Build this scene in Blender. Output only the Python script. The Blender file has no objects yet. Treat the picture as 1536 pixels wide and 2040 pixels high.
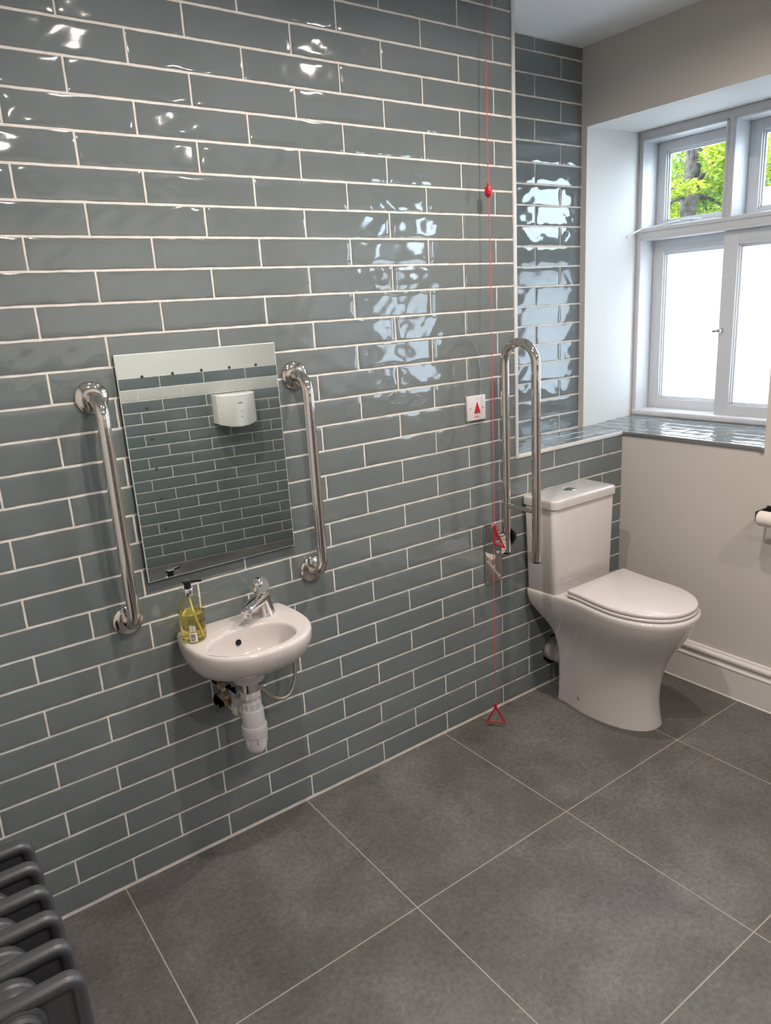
import bpy, bmesh, math, random
from mathutils import Vector, Matrix
from math import sin, cos, pi, radians

# ------------------------------------------------------------------ camera, world, lamps
SC = bpy.context.scene
COL = SC.collection
SC.view_settings.view_transform = 'Standard'
SC.view_settings.look = 'None'
SC.view_settings.gamma = 1.0
SC.view_settings.use_curve_mapping = False
SC.view_settings.exposure = 0.0
SC.cycles.use_denoising = True
SC.cycles.sample_clamp_indirect = 6.0
SC.cycles.max_bounces = 14
SC.cycles.transmission_bounces = 12
SC.cycles.transparent_max_bounces = 16

CEIL = 2.555          # ceiling height
WX = 1.947            # face of the window wall
NY = 0.237            # back of the tiled recess
SILL = 1.03           # height of the tiled ledge

cam_d = bpy.data.cameras.new('camera')
cam = bpy.data.objects.new('camera', cam_d)
COL.objects.link(cam)
cam_d.sensor_fit = 'VERTICAL'
cam_d.sensor_height = 36.0
cam_d.sensor_width = 36.0 * 1536 / 2040
cam_d.lens = 36.0 * 1460.49 / 2040
cam_d.clip_start = 0.02
R0 = Vector((0.80505366, -0.59037919, -0.05780154))
R1 = Vector((-0.20209856, -0.18135876, -0.96242671))
R2 = Vector((0.55771389, 0.78648675, -0.26531832))
m = Matrix.Identity(4)
for i in range(3):
    m[i][0], m[i][1], m[i][2] = R0[i], -R1[i], -R2[i]
m.translation = Vector((-0.70039, -1.93863, 1.59066))
cam.matrix_world = m
SC.camera = cam

wd = bpy.data.worlds.new('sky')
SC.world = wd
wd.use_nodes = True
bg = wd.node_tree.nodes['Background']
bg.inputs['Color'].default_value = (0.68, 0.84, 1.0, 1)
bg.inputs['Strength'].default_value = 12.0

sun_d = bpy.data.lights.new('sun', 'SUN')
sun_d.energy = 6.0
sun_d.angle = radians(1.0)
sun_d.color = (1.0, 0.95, 0.86)
sun = bpy.data.objects.new('sun', sun_d)
COL.objects.link(sun)
sun.rotation_euler = Vector((0.55, 0.25, -0.8)).to_track_quat('-Z', 'Y').to_euler()

LAMP_W = 19.0
LAMPS = [(0.10, -0.85), (1.02, -0.80), (0.10, -2.15), (1.02, -2.15)]
for i, (lx, ly) in enumerate(LAMPS):
    d = bpy.data.lights.new('downlight_beam', 'AREA')
    d.shape = 'DISK'
    d.size = 0.055
    d.energy = LAMP_W
    d.color = (1.0, 0.89, 0.79)
    d.spread = radians(168)
    o = bpy.data.objects.new('downlight_beam', d)
    COL.objects.link(o)
    o.location = (lx, ly, CEIL - 0.012)

# ------------------------------------------------------------------ helpers
def newbm():
    return bmesh.new()

def obj(name, bm, mats, parent=None, base=None, smooth=True, angle=40):
    """link a bmesh written in room coordinates as one mesh object"""
    if not isinstance(mats, (list, tuple)):
        mats = [mats]
    bmesh.ops.recalc_face_normals(bm, faces=bm.faces[:]) if not getattr(bm, 'keep', False) and name not in KEEPN else None
    if parent is not None:
        base = origin(parent)
    if base is None:
        base = Vector((0, 0, 0))
    base = Vector(base)
    for v in bm.verts:
        v.co -= base
    me = bpy.data.meshes.new(name)
    bm.to_mesh(me)
    bm.free()
    for mm in mats:
        me.materials.append(mm)
    if smooth:
        for p in me.polygons:
            p.use_smooth = True
        try:
            me.set_sharp_from_angle(angle=radians(angle))
        except Exception:
            pass
    o = bpy.data.objects.new(name, me)
    COL.objects.link(o)
    if parent is not None:
        o.parent = parent
    else:
        o.location = base
    return o

KEEPN = set()

def origin(o):
    p = Vector(o.location)
    while o.parent is not None:
        o = o.parent
        p += Vector(o.location)
    return p

def thing(name, label, cat, loc, group=None):
    o = bpy.data.objects.new(name, None)
    o.empty_display_size = 0.05
    COL.objects.link(o)
    o.location = loc
    tag(o, label, cat, group)
    return o

def tag(o, label, cat, group=None):
    o['label'] = label
    o['category'] = cat
    if group:
        o['group'] = group
    return o

def struct(o):
    o['kind'] = 'structure'
    return o

def box(bm, x0, x1, y0, y1, z0, z1, mat=0, bev=0.0, seg=2):
    vs = [bm.verts.new((x, y, z)) for x in (x0, x1) for y in (y0, y1) for z in (z0, z1)]
    idx = [(0, 1, 3, 2), (4, 6, 7, 5), (0, 4, 5, 1), (2, 3, 7, 6), (0, 2, 6, 4), (1, 5, 7, 3)]
    fs = []
    for q in idx:
        f = bm.faces.new([vs[i] for i in q])
        f.material_index = mat
        fs.append(f)
    if bev > 0:
        es = list({e for f in fs for e in f.edges})
        r = bmesh.ops.bevel(bm, geom=es, offset=bev, segments=seg, profile=0.5, affect='EDGES')
        for f in r['faces']:
            f.material_index = mat
    return vs

def prism(bm, pts, dvec, mat=0):
    """polygon (list of 3D) extruded along dvec"""
    d = Vector(dvec)
    a = [bm.verts.new(p) for p in pts]
    b = [bm.verts.new(Vector(p) + d) for p in pts]
    n = len(pts)
    fs = [bm.faces.new(a[::-1]), bm.faces.new(b)]
    for i in range(n):
        fs.append(bm.faces.new((a[i], a[(i + 1) % n], b[(i + 1) % n], b[i])))
    for f in fs:
        f.material_index = mat
    return fs

def loft(bm, rings, close=True, cap0=True, cap1=True, mat=0):
    vr = [[bm.verts.new(p) for p in r] for r in rings]
    n = len(rings[0])
    for a, b in zip(vr[:-1], vr[1:]):
        for i in range(n if close else n - 1):
            j = (i + 1) % n
            f = bm.faces.new((a[i], a[j], b[j], b[i]))
            f.material_index = mat
    if cap0:
        bm.faces.new(vr[0][::-1]).material_index = mat
    if cap1:
        bm.faces.new(vr[-1]).material_index = mat
    return vr

def frames(pts):
    pts = [Vector(p) for p in pts]
    T = []
    for i in range(len(pts)):
        a = pts[max(i - 1, 0)]
        b = pts[min(i + 1, len(pts) - 1)]
        T.append((b - a).normalized())
    up = Vector((0, 0, 1)) if abs(T[0].z) < 0.9 else Vector((1, 0, 0))
    n = (up - T[0] * up.dot(T[0])).normalized()
    out = []
    for i, t in enumerate(T):
        n = (n - t * n.dot(t))
        n.normalize()
        out.append((pts[i], n.copy(), t.cross(n)))
    return out

def tube(bm, pts, r, n=20, caps=True, mat=0):
    fr = frames(pts)
    rs = r if isinstance(r, (list, tuple)) else [r] * len(pts)
    rings = [[p + (u * cos(2 * pi * k / n) + v * sin(2 * pi * k / n)) * rr for k in range(n)] for (p, u, v), rr in zip(fr, rs)]
    return loft(bm, rings, True, caps, caps, mat)

def lathe(bm, prof, c, axis=(0, 0, 1), n=32, mat=0):
    """prof: list of (radius, height along axis) from c"""
    c = Vector(c)
    a = Vector(axis).normalized()
    up = Vector((0, 0, 1)) if abs(a.z) < 0.9 else Vector((1, 0, 0))
    u = (up - a * up.dot(a)).normalized()
    v = a.cross(u)
    rings = [[c + a * h + (u * cos(2 * pi * k / n) + v * sin(2 * pi * k / n)) * max(r, 1e-5) for k in range(n)] for r, h in prof]
    return loft(bm, rings, True, True, True, mat)

def arc(c, u, v, r, a0, a1, n=10):
    c, u, v = Vector(c), Vector(u), Vector(v)
    return [c + (u * cos(a0 + (a1 - a0) * i / n) + v * sin(a0 + (a1 - a0) * i / n)) * r for i in range(n + 1)]

def catmull(pts, n=8):
    P = [Vector(p) for p in pts]
    P = [P[0] * 2 - P[1]] + P + [P[-1] * 2 - P[-2]]
    out = []
    for i in range(1, len(P) - 2):
        for k in range(n):
            t = k / n
            a, b, c, d = P[i - 1], P[i], P[i + 1], P[i + 2]
            out.append(0.5 * ((2 * b) + (c - a) * t + (2 * a - 5 * b + 4 * c - d) * t * t + (-a + 3 * b - 3 * c + d) * t ** 3))
    out.append(P[-2])
    return out

def interp(tab, z):
    """smooth table lookup: tab = [(z, a, b, ...)] rising"""
    if z <= tab[0][0]:
        return tab[0][1:]
    for p, q in zip(tab[:-1], tab[1:]):
        if z <= q[0]:
            t = (z - p[0]) / (q[0] - p[0])
            return tuple(a + (b - a) * t for a, b in zip(p[1:], q[1:]))
    return tab[-1][1:]

def text_mesh(s, size, bold=False):
    cu = bpy.data.curves.new('lettering', 'FONT')
    cu.body = s
    cu.size = size
    cu.align_x = 'CENTER'
    cu.align_y = 'CENTER'
    cu.extrude = 0.0002
    if bold:
        cu.offset = size * 0.018
    to = bpy.data.objects.new('lettering_tmp', cu)
    COL.objects.link(to)
    dg = bpy.context.evaluated_depsgraph_get()
    me = bpy.data.meshes.new_from_object(to.evaluated_get(dg))
    bpy.data.objects.remove(to)
    bpy.data.curves.remove(cu)
    bm = bmesh.new()
    bm.from_mesh(me)
    bpy.data.meshes.remove(me)
    return bm

# ------------------------------------------------------------------ materials
def mat(name, col, rough=0.5, metal=0.0, spec=0.5, coat=0.0, ior=1.5, trans=0.0):
    m = bpy.data.materials.new(name)
    m.use_nodes = True
    b = m.node_tree.nodes['Principled BSDF']
    b.inputs['Base Color'].default_value = (*col, 1)
    b.inputs['Roughness'].default_value = rough
    b.inputs['Metallic'].default_value = metal
    b.inputs['Specular IOR Level'].default_value = spec
    b.inputs['IOR'].default_value = ior
    b.inputs['Coat Weight'].default_value = coat
    b.inputs['Transmission Weight'].default_value = trans
    return m

def nodes(m):
    return m.node_tree.nodes, m.node_tree.links, m.node_tree.nodes['Principled BSDF']

def noise_bump(m, scale=30, strength=0.1, dist=0.002, detail=3):
    N, L, b = nodes(m)
    tc = N.new('ShaderNodeTexCoord')
    nz = N.new('ShaderNodeTexNoise')
    nz.inputs['Scale'].default_value = scale
    nz.inputs['Detail'].default_value = detail
    L.new(tc.outputs['Object'], nz.inputs['Vector'])
    bp = N.new('ShaderNodeBump')
    bp.inputs['Strength'].default_value = strength
    bp.inputs['Distance'].default_value = dist
    L.new(nz.outputs['Fac'], bp.inputs['Height'])
    L.new(bp.outputs['Normal'], b.inputs['Normal'])
    return m

def noise_colour(m, c0, c1, scale=6, detail=5, lo=0.35, hi=0.65):
    N, L, b = nodes(m)
    tc = N.new('ShaderNodeTexCoord')
    nz = N.new('ShaderNodeTexNoise')
    nz.inputs['Scale'].default_value = scale
    nz.inputs['Detail'].default_value = detail
    L.new(tc.outputs['Object'], nz.inputs['Vector'])
    r = N.new('ShaderNodeValToRGB')
    r.color_ramp.elements[0].position = lo
    r.color_ramp.elements[0].color = (*c0, 1)
    r.color_ramp.elements[1].position = hi
    r.color_ramp.elements[1].color = (*c1, 1)
    L.new(nz.outputs['Fac'], r.inputs['Fac'])
    L.new(r.outputs['Color'], b.inputs['Base Color'])
    return m

TILE = noise_colour(mat('blue_grey_glaze', (0.11, 0.135, 0.14), 0.05, ior=1.75), (0.119, 0.141, 0.144), (0.140, 0.161, 0.164), 3.0, 2, 0.3, 0.7)
TILE_PALE = mat('pale_grey_glaze', (0.50, 0.49, 0.46), 0.05, ior=1.75)
GROUT = noise_bump(noise_colour(mat('pale_grout', (0.62, 0.56, 0.51), 0.9), (0.60, 0.56, 0.525), (0.69, 0.65, 0.615), 40, 4), 300, 0.3, 0.001)
PAINT = noise_bump(mat('warm_white_wall_paint', (0.48, 0.45, 0.415), 0.75), 180, 0.06, 0.001)
PAINT_BRIGHT = noise_bump(mat('brightened_wall_paint', (0.61, 0.595, 0.575), 0.7), 180, 0.06, 0.001)  # wall paint brightened: window light on reveals put into the colour, fill elsewhere
CEILP = noise_bump(mat('white_ceiling_paint', (0.80, 0.81, 0.82), 0.85), 150, 0.05, 0.001)
GLOSSW = mat('white_satin_woodwork', (0.57, 0.54, 0.52), 0.32)
WINW = mat('white_window_paint', (0.60, 0.60, 0.615), 0.35)
TRIMW = mat('pale_tile_trim', (0.62, 0.61, 0.60), 0.25)
STEEL = mat('polished_stainless_steel', (0.64, 0.60, 0.57), 0.05, 1.0)
CHROME = mat('chrome', (0.72, 0.71, 0.71), 0.03, 1.0)
GREYMETAL = mat('dull_grey_edge_metal', (0.30, 0.29, 0.28), 0.35, 0.8)
CERAM = mat('white_vitreous_china', (0.53, 0.49, 0.475), 0.05, coat=0.3)
CERAM_TOILET = mat('white_toilet_china', (0.50, 0.47, 0.46), 0.05, coat=0.3)
SEATP = mat('white_seat_plastic', (0.53, 0.49, 0.49), 0.16)
PLAST = mat('white_plastic', (0.56, 0.53, 0.54), 0.3)
PLASTG = mat('grey_white_connector', (0.36, 0.335, 0.335), 0.4)
BLACK = mat('black_plastic', (0.008, 0.008, 0.009), 0.3)
MATTBLACK = mat('black_metal', (0.012, 0.011, 0.011), 0.45)
VOID = mat('dark_void', (0.004, 0.004, 0.004), 0.9)
RED = mat('red_plastic', (0.40, 0.004, 0.018), 0.3)
REDCORD = mat('red_cord', (0.60, 0.06, 0.07), 0.6)
REDINK = mat('red_ink', (0.55, 0.02, 0.02), 0.5)
INK = mat('black_ink', (0.015, 0.014, 0.01), 0.5)
BRASS = mat('dull_brass', (0.30, 0.22, 0.16), 0.32, 1.0)
HOSE = mat('braided_hose', (0.40, 0.36, 0.30), 0.38, 0.8)
RADI = noise_bump(mat('anthracite_radiator_paint', (0.045, 0.047, 0.053), 0.36), 220, 0.12, 0.0008)
PAPER = noise_bump(mat('white_tissue', (0.62, 0.57, 0.53), 0.95), 120, 0.3, 0.001)
DRYER = mat('white_dryer_casing', (0.72, 0.69, 0.65), 0.25)
GREYINK = mat('grey_print', (0.12, 0.12, 0.12), 0.5)
STICKER = mat('white_sticker', (0.75, 0.73, 0.70), 0.5)

def braid(m):
    N, L, b = nodes(m)
    tc = N.new('ShaderNodeTexCoord')
    w = N.new('ShaderNodeTexWave')
    w.inputs['Scale'].default_value = 180
    w.bands_direction = 'DIAGONAL'
    L.new(tc.outputs['Object'], w.inputs['Vector'])
    bp = N.new('ShaderNodeBump')
    bp.inputs['Strength'].default_value = 0.5
    bp.inputs['Distance'].default_value = 0.001
    L.new(w.outputs['Fac'], bp.inputs['Height'])
    L.new(bp.outputs['Normal'], b.inputs['Normal'])
braid(HOSE)

MIRROR = mat('mirror_silvering', (0.76, 0.83, 0.83), 0.0, 1.0)
MIRROR_EDGE = mat('ground_glass_edge', (0.55, 0.60, 0.58), 0.2)
MIRROR_DOT = mat('dark_dot', (0.03, 0.035, 0.04), 0.5)

def floor_material():
    m = mat('dark_stone_floor_tile', (0.09, 0.08, 0.075), 0.42)
    N, L, b = nodes(m)
    tc = N.new('ShaderNodeTexCoord')
    def nz(scale, detail, rough=0.6, dist=0.0):
        n = N.new('ShaderNodeTexNoise')
        n.inputs['Scale'].default_value = scale
        n.inputs['Detail'].default_value = detail
        n.inputs['Roughness'].default_value = rough
        n.inputs['Distortion'].default_value = dist
        L.new(tc.outputs['Object'], n.inputs['Vector'])
        return n
    def ramp(src, stops):
        r = N.new('ShaderNodeValToRGB')
        e = r.color_ramp.elements
        e[0].position, e[0].color = stops[0][0], (*stops[0][1], 1)
        e[1].position, e[1].color = stops[-1][0], (*stops[-1][1], 1)
        for p, c in stops[1:-1]:
            x = e.new(p)
            x.color = (*c, 1)
        L.new(src, r.inputs['Fac'])
        return r
    def mix(kind, fac, a, c):
        x = N.new('ShaderNodeMix')
        x.data_type = 'RGBA'
        x.blend_type = kind
        if isinstance(fac, float):
            x.inputs['Factor'].default_value = fac
        else:
            L.new(fac, x.inputs['Factor'])
        for s, k in ((a, 'A'), (c, 'B')):
            if isinstance(s, tuple):
                x.inputs[6 if k == 'A' else 7].default_value = (*s, 1)
            else:
                L.new(s, x.inputs[6 if k == 'A' else 7])
        return x.outputs[2]
    big = ramp(nz(2.4, 9, 0.68, 0.2).outputs['Fac'], [(0.30, (0.060, 0.056, 0.054)), (0.5, (0.094, 0.089, 0.087)), (0.70, (0.142, 0.135, 0.132))])
    fine = ramp(nz(70, 6, 0.7, 0.2).outputs['Fac'], [(0.28, (0.62, 0.62, 0.62)), (0.50, (1, 1, 1)), (0.72, (1.32, 1.32, 1.32))])
    c = mix('MULTIPLY', 1.0, big.outputs['Color'], fine.outputs['Color'])
    spots = ramp(nz(60, 3, 0.5, 0.0).outputs['Fac'], [(0.715, (0, 0, 0)), (0.75, (1, 1, 1))])
    c = mix('MIX', spots.outputs['Color'], c, (0.19, 0.18, 0.17))
    pits = ramp(nz(38, 2, 0.5, 0.0).outputs['Fac'], [(0.22, (1, 1, 1)), (0.26, (0, 0, 0))])
    c = mix('MIX', pits.outputs['Color'], c, (0.035, 0.032, 0.03))
    # straight joints of the square tiles
    sep = N.new('ShaderNodeSeparateXYZ')
    L.new(tc.outputs['Object'], sep.inputs['Vector'])
    def line(sock, off, T, w):
        a = N.new('ShaderNodeMath'); a.operation = 'SUBTRACT'; L.new(sock, a.inputs[0]); a.inputs[1].default_value = off - 20 * T - T / 2
        d = N.new('ShaderNodeMath'); d.operation = 'MODULO'; L.new(a.outputs[0], d.inputs[0]); d.inputs[1].default_value = T
        s = N.new('ShaderNodeMath'); s.operation = 'SUBTRACT'; L.new(d.outputs[0], s.inputs[0]); s.inputs[1].default_value = T / 2
        ab = N.new('ShaderNodeMath'); ab.operation = 'ABSOLUTE'; L.new(s.outputs[0], ab.inputs[0])
        lt = N.new('ShaderNodeMath'); lt.operation = 'LESS_THAN'; L.new(ab.outputs[0], lt.inputs[0]); lt.inputs[1].default_value = w / 2
        return lt.outputs[0]
    T = 0.6146
    lx = line(sep.outputs['X'], 0.2773, T, 0.0034)
    ly = line(sep.outputs['Y'], -0.5983, T, 0.0034)
    mx = N.new('ShaderNodeMath'); mx.operation = 'MAXIMUM'
    L.new(lx, mx.inputs[0]); L.new(ly, mx.inputs[1])
    c = mix('MIX', mx.outputs[0], c, (0.29, 0.255, 0.225))
    L.new(c, b.inputs['Base Color'])
    rr = N.new('ShaderNodeMapRange')
    L.new(mx.outputs[0], rr.inputs['Value'])
    rr.inputs['To Min'].default_value = 0.42
    rr.inputs['To Max'].default_value = 0.9
    L.new(rr.outputs[0], b.inputs['Roughness'])
    bp = N.new('ShaderNodeBump')
    bp.inputs['Strength'].default_value = 0.25
    bp.inputs['Distance'].default_value = 0.0015
    L.new(nz(45, 6, 0.7).outputs['Fac'], bp.inputs['Height'])
    L.new(bp.outputs['Normal'], b.inputs['Normal'])
    return m
FLOOR = floor_material()

def frosted():
    m = bpy.data.materials.new('frosted_glass')
    m.use_nodes = True
    N, L = m.node_tree.nodes, m.node_tree.links
    N.remove(N['Principled BSDF'])
    tr = N.new('ShaderNodeBsdfTranslucent')
    tr.inputs['Color'].default_value = (0.98, 0.985, 0.99, 1)
    gl = N.new('ShaderNodeBsdfGlossy')
    gl.inputs['Roughness'].default_value = 0.25
    mx = N.new('ShaderNodeMixShader')
    mx.inputs['Fac'].default_value = 0.04
    L.new(tr.outputs[0], mx.inputs[1])
    L.new(gl.outputs[0], mx.inputs[2])
    L.new(mx.outputs[0], N['Material Output'].inputs['Surface'])
    return m
FROST = frosted()

def thin_glass(name, tint, refl=0.06):
    m = bpy.data.materials.new(name)
    m.use_nodes = True
    N, L = m.node_tree.nodes, m.node_tree.links
    N.remove(N['Principled BSDF'])
    tr = N.new('ShaderNodeBsdfTransparent')
    tr.inputs['Color'].default_value = (*tint, 1)
    gl = N.new('ShaderNodeBsdfGlossy')
    gl.inputs['Roughness'].default_value = 0.01
    fr = N.new('ShaderNodeFresnel')
    fr.inputs['IOR'].default_value = 1.45
    mx = N.new('ShaderNodeMixShader')
    ge = N.new('ShaderNodeNewGeometry')
    iv = N.new('ShaderNodeMath'); iv.operation = 'SUBTRACT'; iv.inputs[0].default_value = 1.0
    L.new(ge.outputs['Backfacing'], iv.inputs[1])
    mu = N.new('ShaderNodeMath'); mu.operation = 'MULTIPLY'
    L.new(fr.outputs[0], mu.inputs[0]); L.new(iv.outputs[0], mu.inputs[1])
    L.new(mu.outputs[0], mx.inputs['Fac'])
    L.new(tr.outputs[0], mx.inputs[1])
    L.new(gl.outputs[0], mx.inputs[2])
    L.new(mx.outputs[0], N['Material Output'].inputs['Surface'])
    return m
CLEAR = thin_glass('clear_glass', (0.99, 1.0, 0.995))
BOTTLE = thin_glass('clear_yellowish_bottle', (0.96, 0.94, 0.78))
SOAP = mat('yellow_soap', (0.97, 0.86, 0.36), 0.0, ior=1.33, trans=1.0)

def leaf_material(name, c0, c1):
    m = mat(name, c0, 0.5)
    N, L, b = nodes(m)
    noise_colour(m, c0, c1, 2.2, 4, 0.35, 0.62)
    src = b.inputs['Base Color'].links[0].from_socket
    tl = N.new('ShaderNodeBsdfTranslucent')
    L.new(src, tl.inputs['Color'])
    mx = N.new('ShaderNodeMixShader')
    mx.inputs['Fac'].default_value = 0.45
    L.new(b.outputs[0], mx.inputs[1])
    L.new(tl.outputs[0], mx.inputs[2])
    L.new(mx.outputs[0], N['Material Output'].inputs['Surface'])
    return m
LEAF_Y = leaf_material('yellow_green_leaves', (0.07, 0.15, 0.012), (0.32, 0.35, 0.02))
LEAF_G = leaf_material('mid_green_leaves', (0.035, 0.09, 0.02), (0.13, 0.20, 0.06))
BARK = noise_bump(noise_colour(mat('grey_brown_bark', (0.2, 0.17, 0.14), 0.9), (0.022, 0.018, 0.016), (0.085, 0.070, 0.058), 9, 6), 25, 0.8, 0.02)
PAVING = noise_colour(mat('grey_paving', (0.3, 0.3, 0.3), 0.9), (0.26, 0.26, 0.27), (0.36, 0.36, 0.36), 5, 5)
ROOFM = mat('pale_roof_tiles', (0.30, 0.25, 0.22), 0.8)
BRICK = noise_colour(mat('pale_render', (0.5, 0.46, 0.40), 0.9), (0.46, 0.42, 0.37), (0.56, 0.52, 0.46), 3, 4)
LENS = bpy.data.materials.new('lamp_lens')
LENS.use_nodes = True
_b = LENS.node_tree.nodes['Principled BSDF']
_b.inputs['Emission Color'].default_value = (1, 0.85, 0.68, 1)
_b.inputs['Emission Strength'].default_value = 6.0

# ------------------------------------------------------------------ tile fields
def tile_field(bm, O, U, V, N, row_edges, joint_fn, regions, mats=None, g=(0.0040, 0.0050), cell=0.013, wave=1.0,
               holes=(), seed=1, row_mat=None):
    """individual glazed tiles with wavy faces. row_edges: joint centre lines along V (rising);
    joint_fn(row) -> (phase, pitch) of joint centres along U; regions(row)->list of (u0,u1,v0,v1) clip boxes"""
    rnd = random.Random(seed)
    O, U, V, N = Vector(O), Vector(U), Vector(V), Vector(N)
    for k in range(len(row_edges) - 1):
        va, vb = row_edges[k] + g[1] / 2, row_edges[k + 1] - g[1] / 2
        ph, pitch = joint_fn(k)
        for (u0, u1, c0, c1) in regions(k):
            v0, v1 = max(va, c0), min(vb, c1)
            if v1 - v0 < 0.006:
                continue
            i0 = math.floor((u0 - ph) / pitch) - 1
            i1 = math.ceil((u1 - ph) / pitch) + 1
            for i in range(i0, i1):
                a = max(ph + i * pitch + g[0] / 2, u0)
                b = min(ph + (i + 1) * pitch - g[0] / 2, u1)
                if b - a < 0.006:
                    continue
                one_tile(bm, O, U, V, N, a, b, v0, v1, rnd, cell, wave, holes, (row_mat or {}).get(k, 0))

def one_tile(bm, O, U, V, N, a, b, v0, v1, rnd, cell, wave, holes, mi):
    w, h = b - a, v1 - v0
    def lines(L, c):
        n = max(2, int(round((L - 0.010) / c)))
        e = [0, 0.0012, 0.0045]
        if L < 0.02:
            return [0, L * 0.2, L * 0.8, L]
        return e + [0.0045 + (L - 0.009) * t / n for t in range(1, n)] + [L - 0.0045, L - 0.0012, L]
    us, vs = lines(w, cell), lines(h, cell)
    tilt = (max(-0.005, min(0.005, rnd.gauss(0, 0.003))), max(-0.008, min(0.008, rnd.gauss(0, 0.004))))
    waves = []
    for _ in range(4):
        lx = rnd.uniform(0.05, 0.16)
        ly = rnd.uniform(0.035, 0.11)
        amp = wave * rnd.uniform(0.3, 1.0) * 0.00029
        waves.append((2 * pi / lx * rnd.choice((-1, 1)), 2 * pi / ly, rnd.uniform(0, 2 * pi), amp))
    for _ in range(2):
        lx = rnd.uniform(0.025, 0.045)
        ly = rnd.uniform(0.022, 0.04)
        amp = wave * rnd.uniform(0.0, 1.0) * 0.00011
        waves.append((2 * pi / lx * rnd.choice((-1, 1)), 2 * pi / ly, rnd.uniform(0, 2 * pi), amp))
    jit = [rnd.uniform(0, 6.3) for _ in range(4)]
    grid = []
    for iu, u in enumerate(us):
        colv = []
        for iv, v in enumerate(vs):
            du = min(u, w - u)
            dv = min(v, h - v)
            e = min(du, dv)
            d = -0.0009 * max(0, 1 - e / 0.0045) ** 2.2
            d += (u - w / 2) * tilt[0] + (v - h / 2) * tilt[1]
            for kx, ky, p, amp in waves:
                d += amp * sin(kx * u + ky * v + p)
            if e == 0:
                d = -0.0032
            uu, vv = u, v
            if iv in (0, len(vs) - 1):
                vv += 0.00055 * sin(u * 95 + jit[0] + iv) + 0.0003 * sin(u * 410 + jit[1])
            if iu in (0, len(us) - 1):
                uu += 0.00045 * sin(v * 120 + jit[2] + iu)
            colv.append(bm.verts.new(O + U * (a + uu) + V * (v0 + vv) + N * (d - 0.0004)))
        grid.append(colv)
    for i in range(len(us) - 1):
        for j in range(len(vs) - 1):
            cu = a + (us[i] + us[i + 1]) / 2
            cv = v0 + (vs[j] + vs[j + 1]) / 2
            if any((cu - hu) ** 2 + (cv - hv) ** 2 < hr * hr for hu, hv, hr in holes):
                continue
            f = bm.faces.new((grid[i][j], grid[i + 1][j], grid[i + 1][j + 1], grid[i][j + 1]))
            f.material_index = mi

def boolean_cut(bm, cutters):
    """subtract round holes from a backing slab: cutters = [(centre, axis, radius, depth)]"""
    me = bpy.data.meshes.new('tmp'); bm.to_mesh(me); bm.free()
    o = bpy.data.objects.new('tmp', me); COL.objects.link(o)
    cs = []
    for c, a, r, d in cutters:
        b2 = bmesh.new()
        lathe(b2, [(r, -0.02), (r, d)], c, a, 28)
        bmesh.ops.recalc_face_normals(b2, faces=b2.faces[:])
        m2 = bpy.data.meshes.new('tmpc'); b2.to_mesh(m2); b2.free()
        co = bpy.data.objects.new('tmpc', m2); COL.objects.link(co)
        md = o.modifiers.new('b', 'BOOLEAN'); md.operation = 'DIFFERENCE'; md.object = co; md.solver = 'EXACT'
        cs.append(co)
    dg = bpy.context.evaluated_depsgraph_get()
    m3 = bpy.data.meshes.new_from_object(o.evaluated_get(dg))
    out = bmesh.new(); out.from_mesh(m3)
    for co in cs:
        mm = co.data
        bpy.data.objects.remove(co); bpy.data.meshes.remove(mm)
    bpy.data.objects.remove(o); bpy.data.meshes.remove(me); bpy.data.meshes.remove(m3)
    return out

# ------------------------------------------------------------------ room shell
LX = -0.95                      # rear wall (behind the radiator)
NICHE_X = 1.306
Z0 = 0.009
rows = [Z0 + 0.078 * i for i in range(0, 33)] + [CEIL + 0.004]      # joint centre lines, floor upwards

def par(k):
    # row 0 lies on the floor; its upper joint line has index 28 counted from the reference line
    return (28 - k) % 2

def joints_left(k):
    return (0.1515 * par(k), 0.303)

HOLE_TRAP = (0.038, 0.488, 0.037)
HOLE_SUPPLY = (0.019, 0.553, 0.017)
HOLE_PAN = (1.513, 0.155, 0.066)

def fwall_y(x):
    return -3.2008 + 0.1253 * x

bm = newbm()
KEEPN.add('wall_left')
tile_field(bm, (0, 0, 0), (1, 0, 0), (0, 0, 1), (0, -1, 0), rows, joints_left,
           lambda k: ([(LX, WX - 0.001, 0.006, SILL - 0.0085)] if k < 13 else [(LX, NICHE_X - 0.010, 0, CEIL - 0.003)]),
           holes=(HOLE_TRAP, HOLE_SUPPLY, HOLE_PAN), seed=11)
backing = newbm()
box(backing, LX - 0.12, WX, 0.0024, 0.32, -0.1, SILL - 0.014)
lower = boolean_cut(backing, [((h[0], 0, h[1]), (0, 1, 0), h[2] * 1.06, 0.09) for h in (HOLE_TRAP, HOLE_SUPPLY, HOLE_PAN)])
for f in lower.faces:
    c = f.calc_center_median()
    inside = c.y > 0.004 and any((c.x - h[0]) ** 2 + (c.z - h[1]) ** 2 < (h[2] * 1.1) ** 2 for h in (HOLE_TRAP, HOLE_SUPPLY, HOLE_PAN))
    f.material_index = 2 if inside else 1
me_l = bpy.data.meshes.new('t'); lower.to_mesh(me_l); lower.free()
bm.from_mesh(me_l); bpy.data.meshes.remove(me_l)
box(bm, LX - 0.12, NICHE_X, 0.0024, 0.32, SILL - 0.014, CEIL + 0.02, 1)
struct(obj('wall_left', bm, [TILE, GROUT, VOID]))

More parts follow.
